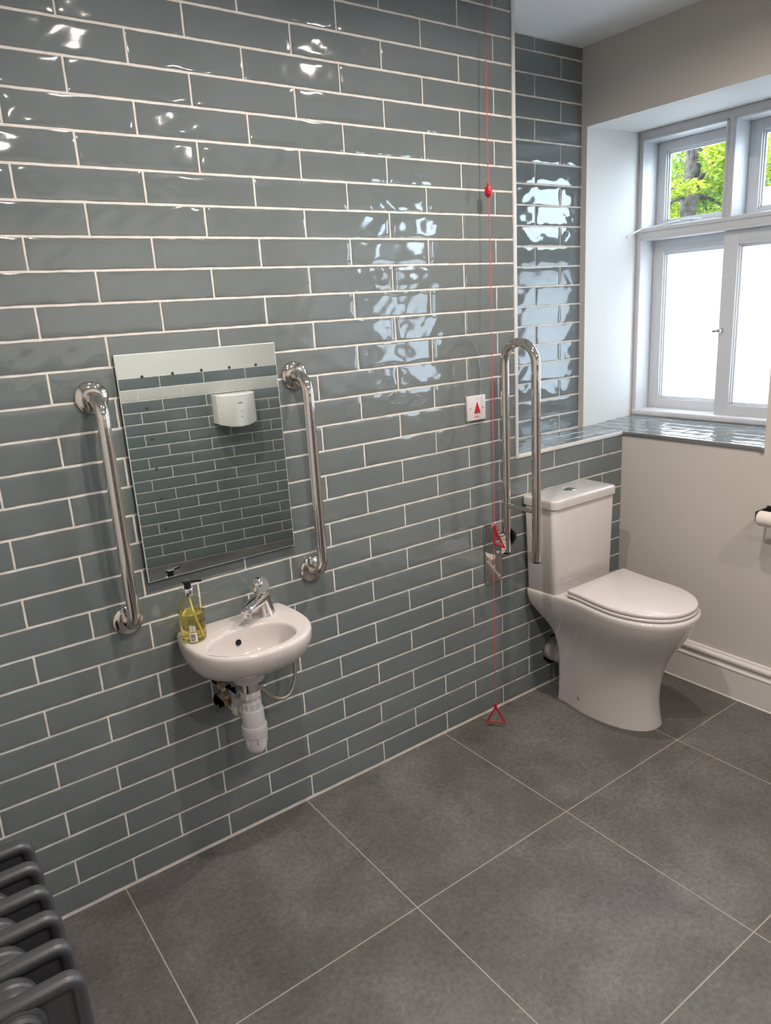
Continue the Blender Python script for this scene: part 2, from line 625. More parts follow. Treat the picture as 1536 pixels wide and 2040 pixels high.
bm = newbm()
KEEPN.add('wall_niche')
tile_field(bm, (0, NY, 0), (1, 0, 0), (0, 0, 1), (0, -1, 0), rows, lambda k: (0.1515 * ((par(k) + 1) % 2), 0.303),
           lambda k: [(NICHE_X + 0.002, WX - 0.002, SILL + 0.003, CEIL - 0.003)], seed=23, wave=1.0)
box(bm, NICHE_X, WX + 0.001, NY + 0.0024, 0.32, SILL - 0.014, CEIL + 0.02, 1)
struct(obj('wall_niche', bm, [TILE, GROUT]))

# window wall: painted, with two splayed openings
FX = 2.37          # face of the window frames
YL0, YL1 = 0.212, 0.264
YR0, YR1 = -0.610, -0.664
ZH0, ZH1 = 2.262, 2.284
OX = 2.56
YFAR = -3.35
OPEN = [(YL0, YL1, YR0, YR1), (-1.260, -1.208, -2.540, -2.594)]    # room-side and frame-side edges of both openings
TOPZ = CEIL + 0.02
bm = newbm()
box(bm, WX, OX, YFAR, 0.0, -0.1, SILL - 0.014)
box(bm, WX + 0.001, OX, 0.0, 0.45, -0.1, SILL - 0.014)
def pier(a0, a1, b0, b1):
    prism(bm, [(WX, a0, SILL - 0.014), (FX, a1, SILL - 0.014), (OX, a1, SILL - 0.014), (OX, b1, SILL - 0.014), (FX, b1, SILL - 0.014), (WX, b0, SILL - 0.014)], (0, 0, TOPZ - SILL + 0.014))
pier(YL0, YL1, 0.45, 0.45)
pier(OPEN[1][0], OPEN[1][1], YR0, YR1)
pier(YFAR, YFAR, OPEN[1][2], OPEN[1][3])
for l0, l1, r0, r1 in OPEN:
    loft(bm, [[Vector((x, y0, z)) for y0, z in ((a, zh), (b, zh), (b, TOPZ), (a, TOPZ))] for x, a, b, zh in ((WX, l0, r0, ZH0), (FX, l1, r1, ZH1), (OX, l1, r1, ZH1))])
bmesh.ops.recalc_face_normals(bm, faces=bm.faces[:])
for f in bm.faces:      # the splayed reveals and soffits get the wall paint with window light put into its colour
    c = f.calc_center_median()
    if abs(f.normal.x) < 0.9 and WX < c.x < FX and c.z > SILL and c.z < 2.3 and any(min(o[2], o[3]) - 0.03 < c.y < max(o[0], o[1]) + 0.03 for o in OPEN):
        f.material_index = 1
struct(obj('wall_right', bm, [PAINT, PAINT_BRIGHT], smooth=False))

# opposite wall (seen in the mirror): half tiled with one pale row
th = math.atan(0.1253)
Ub = Vector((cos(th), sin(th), 0))
Nb = Vector((-sin(th), cos(th), 0))
Ob = Vector((0, -3.2008, 0))
bm = newbm()
KEEPN.add('wall_front')
rows_f = [0.0 + 0.078 * i for i in range(18)]
tile_field(bm, Ob, Ub, (0, 0, 1), Nb, rows_f, lambda k: (1.03 if (16 - k) % 2 == 0 else 0.8785, 0.303),
           lambda k: [(LX - 0.1, 2.02, 0.003, 1.325)], seed=37, cell=0.022, wave=1.0, row_mat={15: 2})
def fbox(bm, s0, s1, d0, d1, z0, z1, mat):
    pts = [Ob + Ub * s + Nb * d for s, d in ((s0, d0), (s1, d0), (s1, d1), (s0, d1))]
    prism(bm, [Vector((p.x, p.y, z0)) for p in pts], (0, 0, z1 - z0), mat)
fbox(bm, LX - 0.15, 2.6, -0.2, -0.0024, -0.1, 1.327, 1)
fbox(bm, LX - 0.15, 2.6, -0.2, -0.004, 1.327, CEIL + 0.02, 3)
struct(obj('wall_front', bm, [TILE, GROUT, TILE_PALE, PAINT_BRIGHT]))

bm = newbm()
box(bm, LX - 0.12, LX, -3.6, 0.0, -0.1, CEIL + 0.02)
struct(obj('wall_rear', bm, PAINT_BRIGHT, smooth=False))

bm = newbm()
box(bm, LX - 0.12, OX, -3.6, 0.45, CEIL, CEIL + 0.12)
struct(obj('ceiling', bm, CEILP, smooth=False))
bm = newbm()
box(bm, LX - 0.12, OX, -3.6, 0.0014, -0.1, 0.0)
struct(obj('floor', bm, FLOOR, smooth=False))

# moulded skirting along the window wall
prof = [(0, 0), (0.020, 0), (0.020, 0.118), (0.0225, 0.121), (0.0225, 0.125), (0.015, 0.130), (0.012, 0.137), (0.0125, 0.142),
        (0.019, 0.147), (0.0225, 0.154), (0.022, 0.161), (0.017, 0.167), (0.011, 0.170), (0.0105, 0.1745), (0.006, 0.178), (0, 0.178)]
bm = newbm()
prism(bm, [(WX - a, -0.002, z) for a, z in prof], (0, -3.0, 0))
prism(bm, [(WX - 0.0205, -0.003, 0.0), (WX - 0.0205, -0.003, 0.004), (WX - 0.0245, -0.003, 0.0)], (0, -2.9, 0))
struct(obj('baseboard_right', bm, GLOSSW, angle=28))

# tiled ledge and deep window sill (one L shaped surface)
bm = newbm()
KEEPN.add('trim_1')
led_rows = [0.0 - 0.0155, 0.0625, 0.1405, 0.2185, 0.2965]
tile_field(bm, (0, 0, SILL), (1, 0, 0), (0, 1, 0), (0, 0, 1), led_rows, lambda k: (0.1515 * (k % 2), 0.303),
           lambda k: [(NICHE_X + 0.004, WX + 0.036, 0.0035, NY - 0.003)], seed=41, wave=0.8)
sill_rows = [1.985 + 0.078 * i for i in range(0, 6)]
def sill_tiles(bm, op, seed):
    l0, l1, r0, r1 = op
    def reg(k):
        xm = (sill_rows[k] + sill_rows[k + 1]) / 2
        t = (xm - WX) / (FX - WX)
        return [(-(l0 + (l1 - l0) * t) + 0.001, -(r0 + (r1 - r0) * t) - 0.001, WX + 0.038, FX - 0.003)]
    O = (0, 0, SILL)
    tile_field(bm, O, (0, -1, 0), (1, 0, 0), (0, 0, 1), sill_rows, lambda k: (-0.10 + (0.1515 if k % 2 == 0 else 0.0), 0.303), reg, seed=seed, wave=0.75)
    tile_field(bm, O, (0, -1, 0), (1, 0, 0), (0, 0, 1), [WX - 0.032, WX + 0.038], lambda k: (0.051, 0.303),
               lambda k: [(0.0 if l0 > 0 else -l0 + 0.002, -r0 - 0.004, WX + 0.004, WX + 0.036)], seed=seed + 1, wave=0.75)
    prism(bm, [(WX, l0 - 0.001, SILL - 0.0135), (FX - 0.001, l1 - 0.001, SILL - 0.0135), (FX - 0.001, r1 + 0.001, SILL - 0.0135), (WX, r0 + 0.001, SILL - 0.0135)], (0, 0, 0.0113), 1)
sill_tiles(bm, OPEN[0], 43)
box(bm, NICHE_X, WX, 0.0005, NY + 0.001, SILL - 0.0135, SILL - 0.0022, 1)
struct(obj('trim_1', bm, [TILE, GROUT]))

bm = newbm()   # upright trim on the outer corner of the recess
box(bm, NICHE_X - 0.011, NICHE_X + 0.004, -0.004, 0.008, SILL - 0.014, CEIL - 0.001, 0, 0.002)
struct(obj('trim_2', bm, TRIMW))
bm = newbm()   # pale trim on the ledge front
box(bm, NICHE_X + 0.004, WX - 0.001, -0.004, 0.004, SILL - 0.014, SILL + 0.001, 0, 0.002)
struct(obj('trim_3', bm, TRIMW))
bm = newbm()   # dull metal edge under the window sill
box(bm, WX - 0.006, WX + 0.002, -0.603, 0.0, SILL - 0.016, SILL + 0.001, 0, 0.0015)
box(bm, WX - 0.010, WX + 0.004, -0.612, -0.600, SILL - 0.020, SILL - 0.001, 0, 0.002)
struct(obj('trim_4', bm, GREYMETAL))
bm = newbm()
KEEPN.add('trim_5')
sill_tiles(bm, OPEN[1], 53)
struct(obj('trim_5', bm, [TILE, GROUT]))
bm = newbm()
box(bm, WX - 0.006, WX + 0.002, OPEN[1][2] + 0.006, OPEN[1][0] - 0.006, SILL - 0.016, SILL + 0.001, 0, 0.0015)
struct(obj('trim_6', bm, GREYMETAL))

# ------------------------------------------------------------------ window
def sash(win, name, x, y0, y1, z0, z1, stile, top, bot, glass_m, gname):
    bm = newbm()
    d = 0.036
    box(bm, x, x + d, y1 - stile, y1, z0, z1, 0, 0.002)
    box(bm, x, x + d, y0, y0 + stile, z0, z1, 0, 0.002)
    box(bm, x + 0.0004, x + d - 0.0004, y0 + stile - 0.001, y1 - stile + 0.001, z1 - top, z1, 0, 0.002)
    box(bm, x + 0.0004, x + d - 0.0004, y0 + stile - 0.001, y1 - stile + 0.001, z0, z0 + bot, 0, 0.002)
    s = obj(name, bm, WINW, win)
    bm = newbm()
    a0, a1, b0, b1 = y0 + stile, y1 - stile, z0 + bot, z1 - top
    for q in (0.0, 0.0055):
        xx = x + 0.008 + q * 1.6
        w = 0.0055
        o = q
        box(bm, xx, xx + 0.012, a1 - o - w, a1 - o, b0 + o, b1 - o, 0, 0.0012)
        box(bm, xx, xx + 0.012, a0 + o, a0 + o + w, b0 + o, b1 - o, 0, 0.0012)
        box(bm, xx, xx + 0.012, a0 + o, a1 - o, b1 - o - w, b1 - o, 0, 0.0012)
        box(bm, xx, xx + 0.012, a0 + o, a1 - o, b0 + o, b0 + o + w, 0, 0.0012)
    obj('glazing_bead', bm, WINW, s)
    bm = newbm()
    box(bm, x + 0.026, x + 0.030, a0 + 0.002, a1 - 0.002, b0 + 0.002, b1 - 0.002)
    obj(gname, bm, glass_m, s, smooth=False)
    return s

def window(name, label, op, nl):
    YL, YR = op[1], op[3]
    win = thing(name, label, 'window', (FX, (YL + YR) / 2, SILL))
    win['kind'] = 'structure'
    D1, F0 = 0.165, FX
    ia, ib = YL - 0.025, YR + 0.024            # inside edges of the jambs
    pitch = (ia - ib + 0.040) / nl
    mull = [ia - pitch * i + 0.0 for i in range(1, nl)] if nl > 2 else [-0.147]   # left faces of the mullions
    bm = newbm()
    box(bm, F0, F0 + D1, ia, YL, SILL, ZH1, 0, 0.003)                     # jambs
    box(bm, F0, F0 + D1, YR, ib, SILL, ZH1, 0, 0.003)
    box(bm, F0 + 0.0007, F0 + D1 - 0.001, YR + 0.001, YL - 0.001, 2.243, ZH1 - 0.0005, 0, 0.003)    # head
    box(bm, F0 + 0.0011, F0 + D1 - 0.002, YR + 0.02, YL - 0.02, 1.827, 1.866, 0, 0.004)       # transom and its upper lip
    box(bm, F0 - 0.006, F0 + 0.03, YR + 0.02, YL - 0.02, 1.862, 1.880, 0, 0.004)
    for mu in mull:
        box(bm, F0 + 0.002, F0 + D1, mu - 0.040, mu, 1.86, 2.25, 0, 0.003)
    box(bm, F0 - 0.010, F0 + D1, YR + 0.004, YL - 0.004, SILL - 0.002, SILL + 0.027, 0, 0.009, 4)   # nosed sill bar
    edges = [ia] + [e for mu in mull for e in (mu, mu - 0.040)] + [ib]
    opens = [(edges[2 * i], edges[2 * i + 1]) for i in range(nl)]
    for (ya, yb, za, zb) in [(p, q, 1.88, 2.243) for p, q in opens] + [(ia, ib, 1.057, 1.827)]:
        box(bm, F0 - 0.004, F0 + 0.006, ya - 0.001, ya + 0.008, za - 0.008, zb + 0.008, 0, 0.002)   # staff beads
        box(bm, F0 - 0.004, F0 + 0.006, yb - 0.008, yb + 0.001, za - 0.008, zb + 0.008, 0, 0.002)
        box(bm, F0 - 0.004, F0 + 0.006, yb - 0.008, ya + 0.008, zb - 0.001, zb + 0.008, 0, 0.002)
    box(bm, F0 + 0.0930, F0 + D1 - 0.006, YR + 0.02, YL - 0.02, 1.798, 1.830, 0, 0.002)
    obj('window_frame', bm, WINW, win)
    for i, (p, q) in enumerate(opens):
        if i == 0:
            sash(win, 'upper_sash', FX + 0.105, q + 0.001, p - 0.001, 1.866, 2.2425, 0.041, 0.040, 0.039, CLEAR, 'clear_pane')
        else:
            sash(win, 'upper_sash', FX + 0.105, q + 0.001, p - 0.001, 1.866, 2.2425, 0.049, 0.042, 0.038, CLEAR, 'clear_pane')
    for i, (p, q) in enumerate(opens):
        if i % 2 == 0:
            sash(win, 'lower_sash', FX + 0.095, q - 0.043 if i < nl - 1 else q + 0.001, p - 0.001 if i == 0 else p + 0.03, 1.048, 1.806, 0.054, 0.034, 0.053, FROST, 'frosted_pane')
        else:
            sash(win, 'lower_sash', FX + 0.030, q - 0.02 if i < nl - 1 else q + 0.001, p + 0.043, 1.048, 1.8265, 0.065, 0.058, 0.054, FROST, 'frosted_pane')
    ky = opens[1][0] + 0.025
    bm = newbm()
    lathe(bm, [(0.009, 0), (0.009, 0.004), (0.005, 0.006), (0.005, 0.016), (0.009, 0.020), (0.010, 0.027), (0.007, 0.032), (0.0, 0.033)], (FX + 0.030, ky, 1.421), (-1, 0, 0), 20)
    tube(bm, [(FX + 0.004, ky, 1.421), (FX, ky + 0.013, 1.420), (FX, ky + 0.027, 1.419)], 0.0055, 12)
    k = obj('latch_knob', bm, CHROME, win)
    k['label'] = 'chrome latch knob'
    d = YL - 0.264
    bm = newbm()
    st = catmull([(FX + 0.098, 0.10 + d, 1.898), (FX + 0.070, 0.165 + d, 1.893), (FX + 0.030, 0.202 + d, 1.882), (FX - 0.012, 0.228 + d, 1.875), (FX - 0.060, 0.234 + d, 1.862), (FX - 0.095, 0.238 + d, 1.848), (FX - 0.104, 0.240 + d, 1.842)], 6)
    tube(bm, st, 0.0042, 10)
    box(bm, FX + 0.094, FX + 0.106, 0.06 + d, 0.14 + d, 1.886, 1.902, 0, 0.002)
    tube(bm, [(FX + 0.095, 0.10 + d, 1.902), (FX + 0.09, 0.05 + d, 1.900), (FX + 0.08, 0.0 + d, 1.896)], 0.004, 10)
    obj('casement_stay', bm, WINW, win)
    return win
window('window_1', 'white painted wooden window beside the tiled recess, clear upper lights and frosted lower sashes', OPEN[0], 2)
window('window_2', 'wider white painted wooden window further along the window wall, past the toilet roll', OPEN[1], 3)

# ------------------------------------------------------------------ outdoors
bm = newbm()
box(bm, 3.0, 40, -25, 40, -0.6, -0.3)
struct(obj('ground', bm, PAVING, smooth=False))

def leaves(bm, c, r, n, size, rnd, squash=(1, 1, 1), shell=0.35):
    c = Vector(c)
    for _ in range(n):
        d = Vector((rnd.gauss(0, 1), rnd.gauss(0, 1), rnd.gauss(0, 1))).normalized()
        q = shell + (1 - shell) * rnd.random() ** 0.6
        p = c + Vector((d.x * r * squash[0], d.y * r * squash[1], d.z * r * squash[2])) * q
        s = size * rnd.uniform(0.6, 1.3)
        a = Vector((rnd.gauss(0, 1), rnd.gauss(0, 1), rnd.gauss(0, 0.6))).normalized()
        b = a.cross(Vector((rnd.gauss(0, 1), rnd.gauss(0, 1), rnd.gauss(0, 1)))).normalized()
        nrm = a.cross(b)
        v = [bm.verts.new(p - a * s), bm.verts.new(p + b * s * 0.42 + nrm * s * 0.12), bm.verts.new(p + a * s), bm.verts.new(p - b * s * 0.42 + nrm * s * 0.12)]
        bm.faces.new((v[0], v[1], v[2]))
        bm.faces.new((v[0], v[2], v[3]))

def tree(name, label, base, trunk_pts, trunk_r, blobs, leafmat, seed, size, group=None):
    rnd = random.Random(seed)
    t = thing(name, label, 'tree', base, group)
    bm = newbm()
    pts = catmull(trunk_pts, 6)
    n = len(pts)
    rs = [trunk_r * (1.15 - 0.5 * i / n) * (1 + 0.08 * sin(i * 2.1)) for i in range(n)]
    tube(bm, pts, rs, 14)
    obj('trunk', bm, BARK, t)
    bm = newbm()
    for (c, r, _n, _s) in blobs:
        o = pts[min(n - 1, int(n * 0.55))]
        tube(bm, catmull([o, o.lerp(Vector(c), 0.5) + Vector((0, 0, 0.15)), Vector(c)], 5), [0.06, 0.05, 0.04, 0.035, 0.03, 0.025, 0.02, 0.018, 0.015, 0.012, 0.01], 7)
    obj('branches', bm, BARK, t)
    bm = newbm()
    for (c, r, nn, sq) in blobs:
        leaves(bm, c, r, nn, size, rnd, sq)
    KEEPN.add('foliage')
    obj('foliage', bm, leafmat, t, smooth=False)
    return t

tree('leafy_tree', 'sunlit yellow-green tree with grey trunk outside the left upper light', (10.8, 5.55, -0.3),
     [(10.8, 5.55, -0.4), (10.82, 5.5, 1.5), (10.9, 5.42, 2.9), (10.95, 5.35, 4.2), (11.1, 5.25, 6.0)], 0.145,
     [((10.1, 5.6, 2.5), 0.6, 1300, (1, 1, 0.7)), ((10.6, 4.5, 3.55), 0.6, 1700, (1, 0.8, 0.7)), ((11.6, 5.1, 3.7), 0.8, 2400, (1, 1, 0.7)),
      ((10.2, 5.3, 3.12), 0.5, 620, (0.8, 1.3, 0.25)), ((11.6, 6.5, 3.2), 0.9, 2600, (0.6, 1, 1.1)), ((11.9, 5.6, 2.7), 1.0, 3800, (0.7, 1.4, 1)),
      ((10.6, 5.2, 4.3), 0.9, 1600, (1, 1, 0.6)), ((11.6, 5.6, 5.4), 1.5, 2500, (1, 1.2, 0.8)), ((13.0, 5.6, 2.6), 0.9, 1800, (1, 1, 0.9))], LEAF_Y, 5, 0.043)
tree('leafy_tree', 'mid-green bushy tree behind the neighbouring roof, outside the right upper light', (13.5, 3.9, -0.3),
     [(13.5, 3.9, -0.4), (13.5, 3.9, 1.5), (13.55, 3.8, 3.0), (13.6, 3.7, 4.6)], 0.18,
     [((13.3, 3.2, 3.3), 1.2, 3600, (1, 1, 0.8)), ((13.4, 4.6, 3.0), 1.1, 2400, (1, 1, 0.9)), ((13.5, 2.4, 3.9), 1.3, 3200, (1, 1, 0.9)),
      ((13.6, 3.8, 4.8), 1.5, 3600, (1, 1.2, 0.8)), ((13.2, 1.2, 3.4), 1.2, 2600, (1, 1, 0.9))], LEAF_G, 8, 0.05)
rnd = random.Random(77)
bm = newbm()
for i in range(16):
    leaves(bm, (17.5 + rnd.uniform(-0.6, 0.6), -2.5 + i * 0.95, 2.2 + rnd.uniform(-0.4, 1.6)), 1.5, 2600, 0.11, rnd, (0.8, 1, 1.3), 0.5)
KEEPN.add('tall_hedge')
hd = obj('tall_hedge', bm, LEAF_G, base=(17.5, 4, -0.3), smooth=False)
tag(hd, 'tall dense green hedge far beyond the garden trees', 'hedge')

house = thing('neighbouring_house', 'low building with pale tiled roof outside the right upper light', 'house', (10.0, 1.6, -0.3))
bm = newbm()
box(bm, 9.0, 12.0, -2.5, 4.05, -0.35, 2.1)
obj('wall', bm, BRICK, house, smooth=False)
bm = newbm()
nrow = 14
for i in range(nrow):
    t0, t1 = i / nrow, (i + 1) / nrow
    xa, za = 8.8 + 1.7 * t0, 2.02 + 0.94 * t0
    xb, zb = 8.8 + 1.7 * t1 + 0.03, 2.02 + 0.94 * t1
    prism(bm, [(xa, 4.25, za), (xa, 4.25, za + 0.045), (xb, 4.25, zb + 0.012), (xb, 4.25, zb)], (0, -6.9, 0))
    prism(bm, [(21.0 - xa, 4.25, za), (21.0 - xa, 4.25, za + 0.045), (21.0 - xb, 4.25, zb + 0.012), (21.0 - xb, 4.25, zb)], (0, -6.9, 0))
obj('roof', bm, ROOFM, house, smooth=False)

# ------------------------------------------------------------------ mirror
mt = thing('wall_mirror', 'frameless rectangular mirror between the two steel grab bars', 'mirror', (0.085, -0.006, 0.91))
TM = -0.01237
def mpt(x, z, d=0.0):
    return Vector((x, -0.012 - d + (z - 1.21) * -TM * 1.0, z))
x0, x1, z0, z1 = -0.143, 0.313, 0.910, 1.520
bm = newbm()
loft(bm, [[mpt(x0, z0, -0.004), mpt(x1, z0, -0.004), mpt(x1, z1, -0.004), mpt(x0, z1, -0.004)],
          [mpt(x0, z0, 0.0005), mpt(x1, z0, 0.0005), mpt(x1, z1, 0.0005), mpt(x0, z1, 0.0005)],
          [mpt(x0 + 0.0018, z0 + 0.0018, 0.0012), mpt(x1 - 0.0018, z0 + 0.0018, 0.0012), mpt(x1 - 0.0018, z1 - 0.0018, 0.0012), mpt(x0 + 0.0018, z1 - 0.0018, 0.0012)]])
obj('glass_edge', bm, MIRROR_EDGE, mt, smooth=False)
bm = newbm()
loft(bm, [[mpt(x0 + 0.002, z0 + 0.002, 0.0012), mpt(x1 - 0.002, z0 + 0.002, 0.0012), mpt(x1 - 0.002, z1 - 0.002, 0.0012), mpt(x0 + 0.002, z1 - 0.002, 0.0012)],
          [mpt(x0 + 0.002, z0 + 0.002, 0.0015), mpt(x1 - 0.002, z0 + 0.002, 0.0015), mpt(x1 - 0.002, z1 - 0.002, 0.0015), mpt(x0 + 0.002, z1 - 0.002, 0.0015)]])
obj('mirror_face', bm, MIRROR, mt, smooth=False)
for (x, z) in [(-0.079, 1.46), (0.003, 1.461), (0.084, 1.462), (0.166, 1.462), (0.247, 1.462), (-0.078, 1.379), (-0.077, 1.297), (-0.076, 1.216), (-0.075, 1.134), (-0.074, 1.051)]:
    bm = newbm()
    lathe(bm, [(0.0045, 0), (0.0042, 0.0006), (0.003, 0.0009)], mpt(x, z, 0.0014), (0, -1, 0), 16)
    dd = obj('mirror_dot', bm, MIRROR_DOT, mt)
for (x, z) in ((-0.10, 0.95), (0.27, 0.95), (-0.10, 1.48), (0.27, 1.48)):
    bm = newbm()
    lathe(bm, [(0.012, 0), (0.012, 0.012 + (z - 1.21) * TM - 0.0045)], (x, -0.0004, z), (0, -1, 0), 16)
    obj('fixing_pad', bm, BLACK, mt)

# ------------------------------------------------------------------ grab bars
def grab_bar(x, zt, zb, label):
    g = thing('grab_bar', label, 'grab bar', (x, 0, (zt + zb) / 2), 'steel grab bars beside the mirror')
    r, so, rb = 0.0168, 0.075, 0.05
    pts = [Vector((x, -0.004, zt)), Vector((x, -(so - rb), zt))]
    pts += arc((x, -(so - rb), zt - rb), (0, 0, 1), (0, -1, 0), rb, 0, pi / 2, 10)[1:]
    pts += [Vector((x, -so, zt + (zb - zt) * f)) for f in (0.25, 0.5, 0.75)]
    pts += arc((x, -(so - rb), zb + rb), (0, -1, 0), (0, 0, -1), rb, 0, pi / 2, 10)
    pts += [Vector((x, -0.004, zb))]
    bm = newbm()
    tube(bm, pts, r, 28)
    obj('tube', bm, STEEL, g)
    for z in (zt, zb):
        bm = newbm()
        lathe(bm, [(0.041, 0.0), (0.0415, 0.004), (0.040, 0.007), (0.034, 0.0105), (0.024, 0.013), (0.0175, 0.014)], (x, -0.0002, z), (0, -1, 0), 40)
        obj('flange', bm, STEEL, g)
    return g
grab_bar(-0.210, 1.421, 0.816, 'polished steel vertical grab bar left of the mirror')
grab_bar(0.372, 1.420, 0.814, 'polished steel vertical grab bar right of the mirror')

# ------------------------------------------------------------------ fold-up support rail
rail = thing('fold_up_support_rail', 'polished steel hinged support rail folded upright beside the toilet', 'support rail', (1.165, 0, 0.55))
bm = newbm()
box(bm, 1.120, 1.212, -0.006, -0.0002, 0.550, 0.792, 0, 0.0035, 3)
wp = obj('wall_plate', bm, STEEL, rail)
for (x, z) in ((1.128, 0.655), (1.204, 0.566), (1.130, 0.560), (1.204, 0.655)):
    bm = newbm()
    lathe(bm, [(0.0045, 0), (0.0045, 0.0012), (0.003, 0.0022)], (x, -0.006, z), (0, -1, 0), 14)
    obj('screw', bm, GREYMETAL, wp)
RXC = 1.170
bm = newbm()
prof = [(-0.005, 0.786), (-0.040, 0.783), (-0.084, 0.768), (-0.090, 0.760), (-0.090, 0.705), (-0.080, 0.692), (-0.040, 0.684), (-0.005, 0.684)]
prism(bm, [(1.1195, y, z) for y, z in prof], (0.0325, 0, 0))
bmesh.ops.bevel(bm, geom=bm.edges[:], offset=0.010, segments=5, affect='EDGES', clamp_overlap=True)
obj('hinge_bracket', bm, STEEL, rail, angle=30)
bm = newbm()
lathe(bm, [(0.021, 0), (0.022, 0.003), (0.020, 0.008), (0.013, 0.012)], (1.153, -0.070, 0.742), (1, 0, 0), 28)
obj('pivot_cap', bm, CHROME, rail)
bm = newbm()
lathe(bm, [(0.008, 0), (0.008, 0.006), (0.005, 0.009)], (1.1195, -0.074, 0.704), (-1, 0, 0), 20)
obj('pivot_bolt', bm, CHROME, rail)
ya, yb, rt = -0.072, -0.2195, 0.0158
yc, ra = (ya + yb) / 2, (ya - yb) / 2
zc = 1.385
pts = [Vector((RXC, ya, 0.692)), Vector((RXC, ya, 0.9)), Vector((RXC, ya, 1.2))]
pts += arc((RXC, yc, zc), (0, 1, 0), (0, 0, 1), ra, 0, pi, 24)
pts += [Vector((RXC, yb, 1.1)), Vector((RXC, yb, 0.9)), Vector((RXC, yb, 0.6905))]
bm = newbm()
tube(bm, pts, rt, 28)
obj('tube', bm, STEEL, rail)
bm = newbm()
tube(bm, [(RXC, ya - 0.013, 0.873), (RXC, yb + 0.013, 0.873)], 0.0085, 18)
obj('cross_bar', bm, STEEL, rail)
for y in (ya, yb):
    bm = newbm()
    lathe(bm, [(0.0150, 0), (0.0155, -0.0035), (0.014, -0.006)], (RXC, y, 0.691), (0, 0, 1), 24)
    obj('end_cap', bm, BLACK, rail)
bm = newbm()
cp = [(-0.058, 0.782), (-0.066, 0.784), (-0.084, 0.776), (-0.098, 0.758), (-0.098, 0.745), (-0.088, 0.730), (-0.074, 0.712), (-0.066, 0.706), (-0.060, 0.712)]
prism(bm, [(RXC + 0.0165, y, z) for y, z in cp], (0.010, 0, 0))
bmesh.ops.bevel(bm, geom=bm.edges[:], offset=0.002, segments=2, affect='EDGES')
tg = obj('release_lever', bm, BLACK, rail)
tg['label'] = 'black release lever'

# ------------------------------------------------------------------ red emergency cord
cord = thing('emergency_pull_cord', 'red emergency pull cord with two red triangle handles beside the support rail', 'pull cord', (1.12, -0.05, CEIL))
cp = [(1.150, -0.035, CEIL - 0.03), (1.140, -0.040, 2.3), (1.131, -0.050, 1.947), (1.118, -0.066, 1.598), (1.092, -0.089, 1.05), (1.079, -0.101, 0.835), (1.075, -0.104, 0.80),
      (1.070, -0.104, 0.74), (1.068, -0.103, 0.5), (1.066, -0.103, 0.105)]
pts = catmull(cp, 8)
bm = newbm()
tube(bm, pts, 0.0014, 8)
obj('cord', bm, REDCORD, cord)
bm = newbm()
c = Vector((1.131, -0.050, 1.947))
lathe(bm, [(0.003, 0.026), (0.0045, 0.018), (0.0045, 0.014), (0.0115, 0.013), (0.0125, 0.011), (0.0125, -0.011), (0.0115, -0.013), (0.006, -0.015), (0.006, -0.018), (0.002, -0.020)], c, (0, 0, 1), 8)
obj('connector', bm, RED, cord, angle=25)
def triangle(apex, p1, p2, r=0.0034):
    bm = newbm()
    A, B, C_ = Vector(apex), Vector(p1), Vector(p2)
    for a, b in ((A, B), (B, C_), (C_, A)):
        tube(bm, [a, b], r, 10)
    for p in (A, B, C_):
        bmesh.ops.create_icosphere(bm, subdivisions=2, radius=r * 1.05, matrix=Matrix.Translation(p))
    lathe(bm, [(0.0055, 0.014), (0.0062, 0.006), (0.006, -0.004), (0.004, -0.010)], A + Vector((0, 0, 0.002)), (0, 0, 1), 12)
    t = obj('triangle_handle', bm, RED, cord)
    return t
triangle((1.0675, -0.101, 0.090), (1.0500, -0.072, 0.024), (1.0960, -0.122, 0.024))
triangle((1.0735, -0.110, 0.808), (1.0700, -0.111, 0.756), (1.1080, -0.121, 0.734))
bm = newbm()
lathe(bm, [(0.045, 0), (0.045, -0.012), (0.04, -0.022), (0.012, -0.030), (0.004, -0.036)], (1.150, -0.06, CEIL - 0.0005), (0, 0, 1), 32)
obj('ceiling_rose', bm, PLAST, cord)

# ------------------------------------------------------------------ alarm reset plate
pl = thing('alarm_reset_plate', 'square white wall plate with red triangle reset button', 'alarm switch', (1.090, 0, 1.236))
bm = newbm()
box(bm, 1.046, 1.134, -0.0125, -0.0002, 1.192, 1.280, 0, 0.003, 3)
obj('plate', bm, PLAST, pl)
FY = -0.0126
bm = newbm()
tri = [(1.077, 1.219), (1.105, 1.219), (1.091, 1.257)]
prism(bm, [(x, FY, z) for x, z in tri], (0, -0.003, 0))
obj('reset_button', bm, RED, pl, smooth=False)
for x in (1.0605, 1.1195):
    bm = newbm()
    lathe(bm, [(0.0030, 0), (0.0028, 0.0008), (0.001, 0.0008)], (x, FY + 0.0002, 1.236), (0, -1, 0), 14)
    obj('screw', bm, GREYMETAL, pl)
bm = text_mesh('RESET', 0.0085, True)
for v in bm.verts:
    x, y, z = v.co
    v.co = Vector((1.091 + x, FY - z - 0.0001, 1.2045 + y))
obj('lettering', bm, REDINK, pl, smooth=False)
bm = newbm()
box(bm, 1.0905, 1.0915, FY - 0.0003, FY, 1.262, 1.276)
obj('indicator_line', bm, GREYINK, pl, smooth=False)

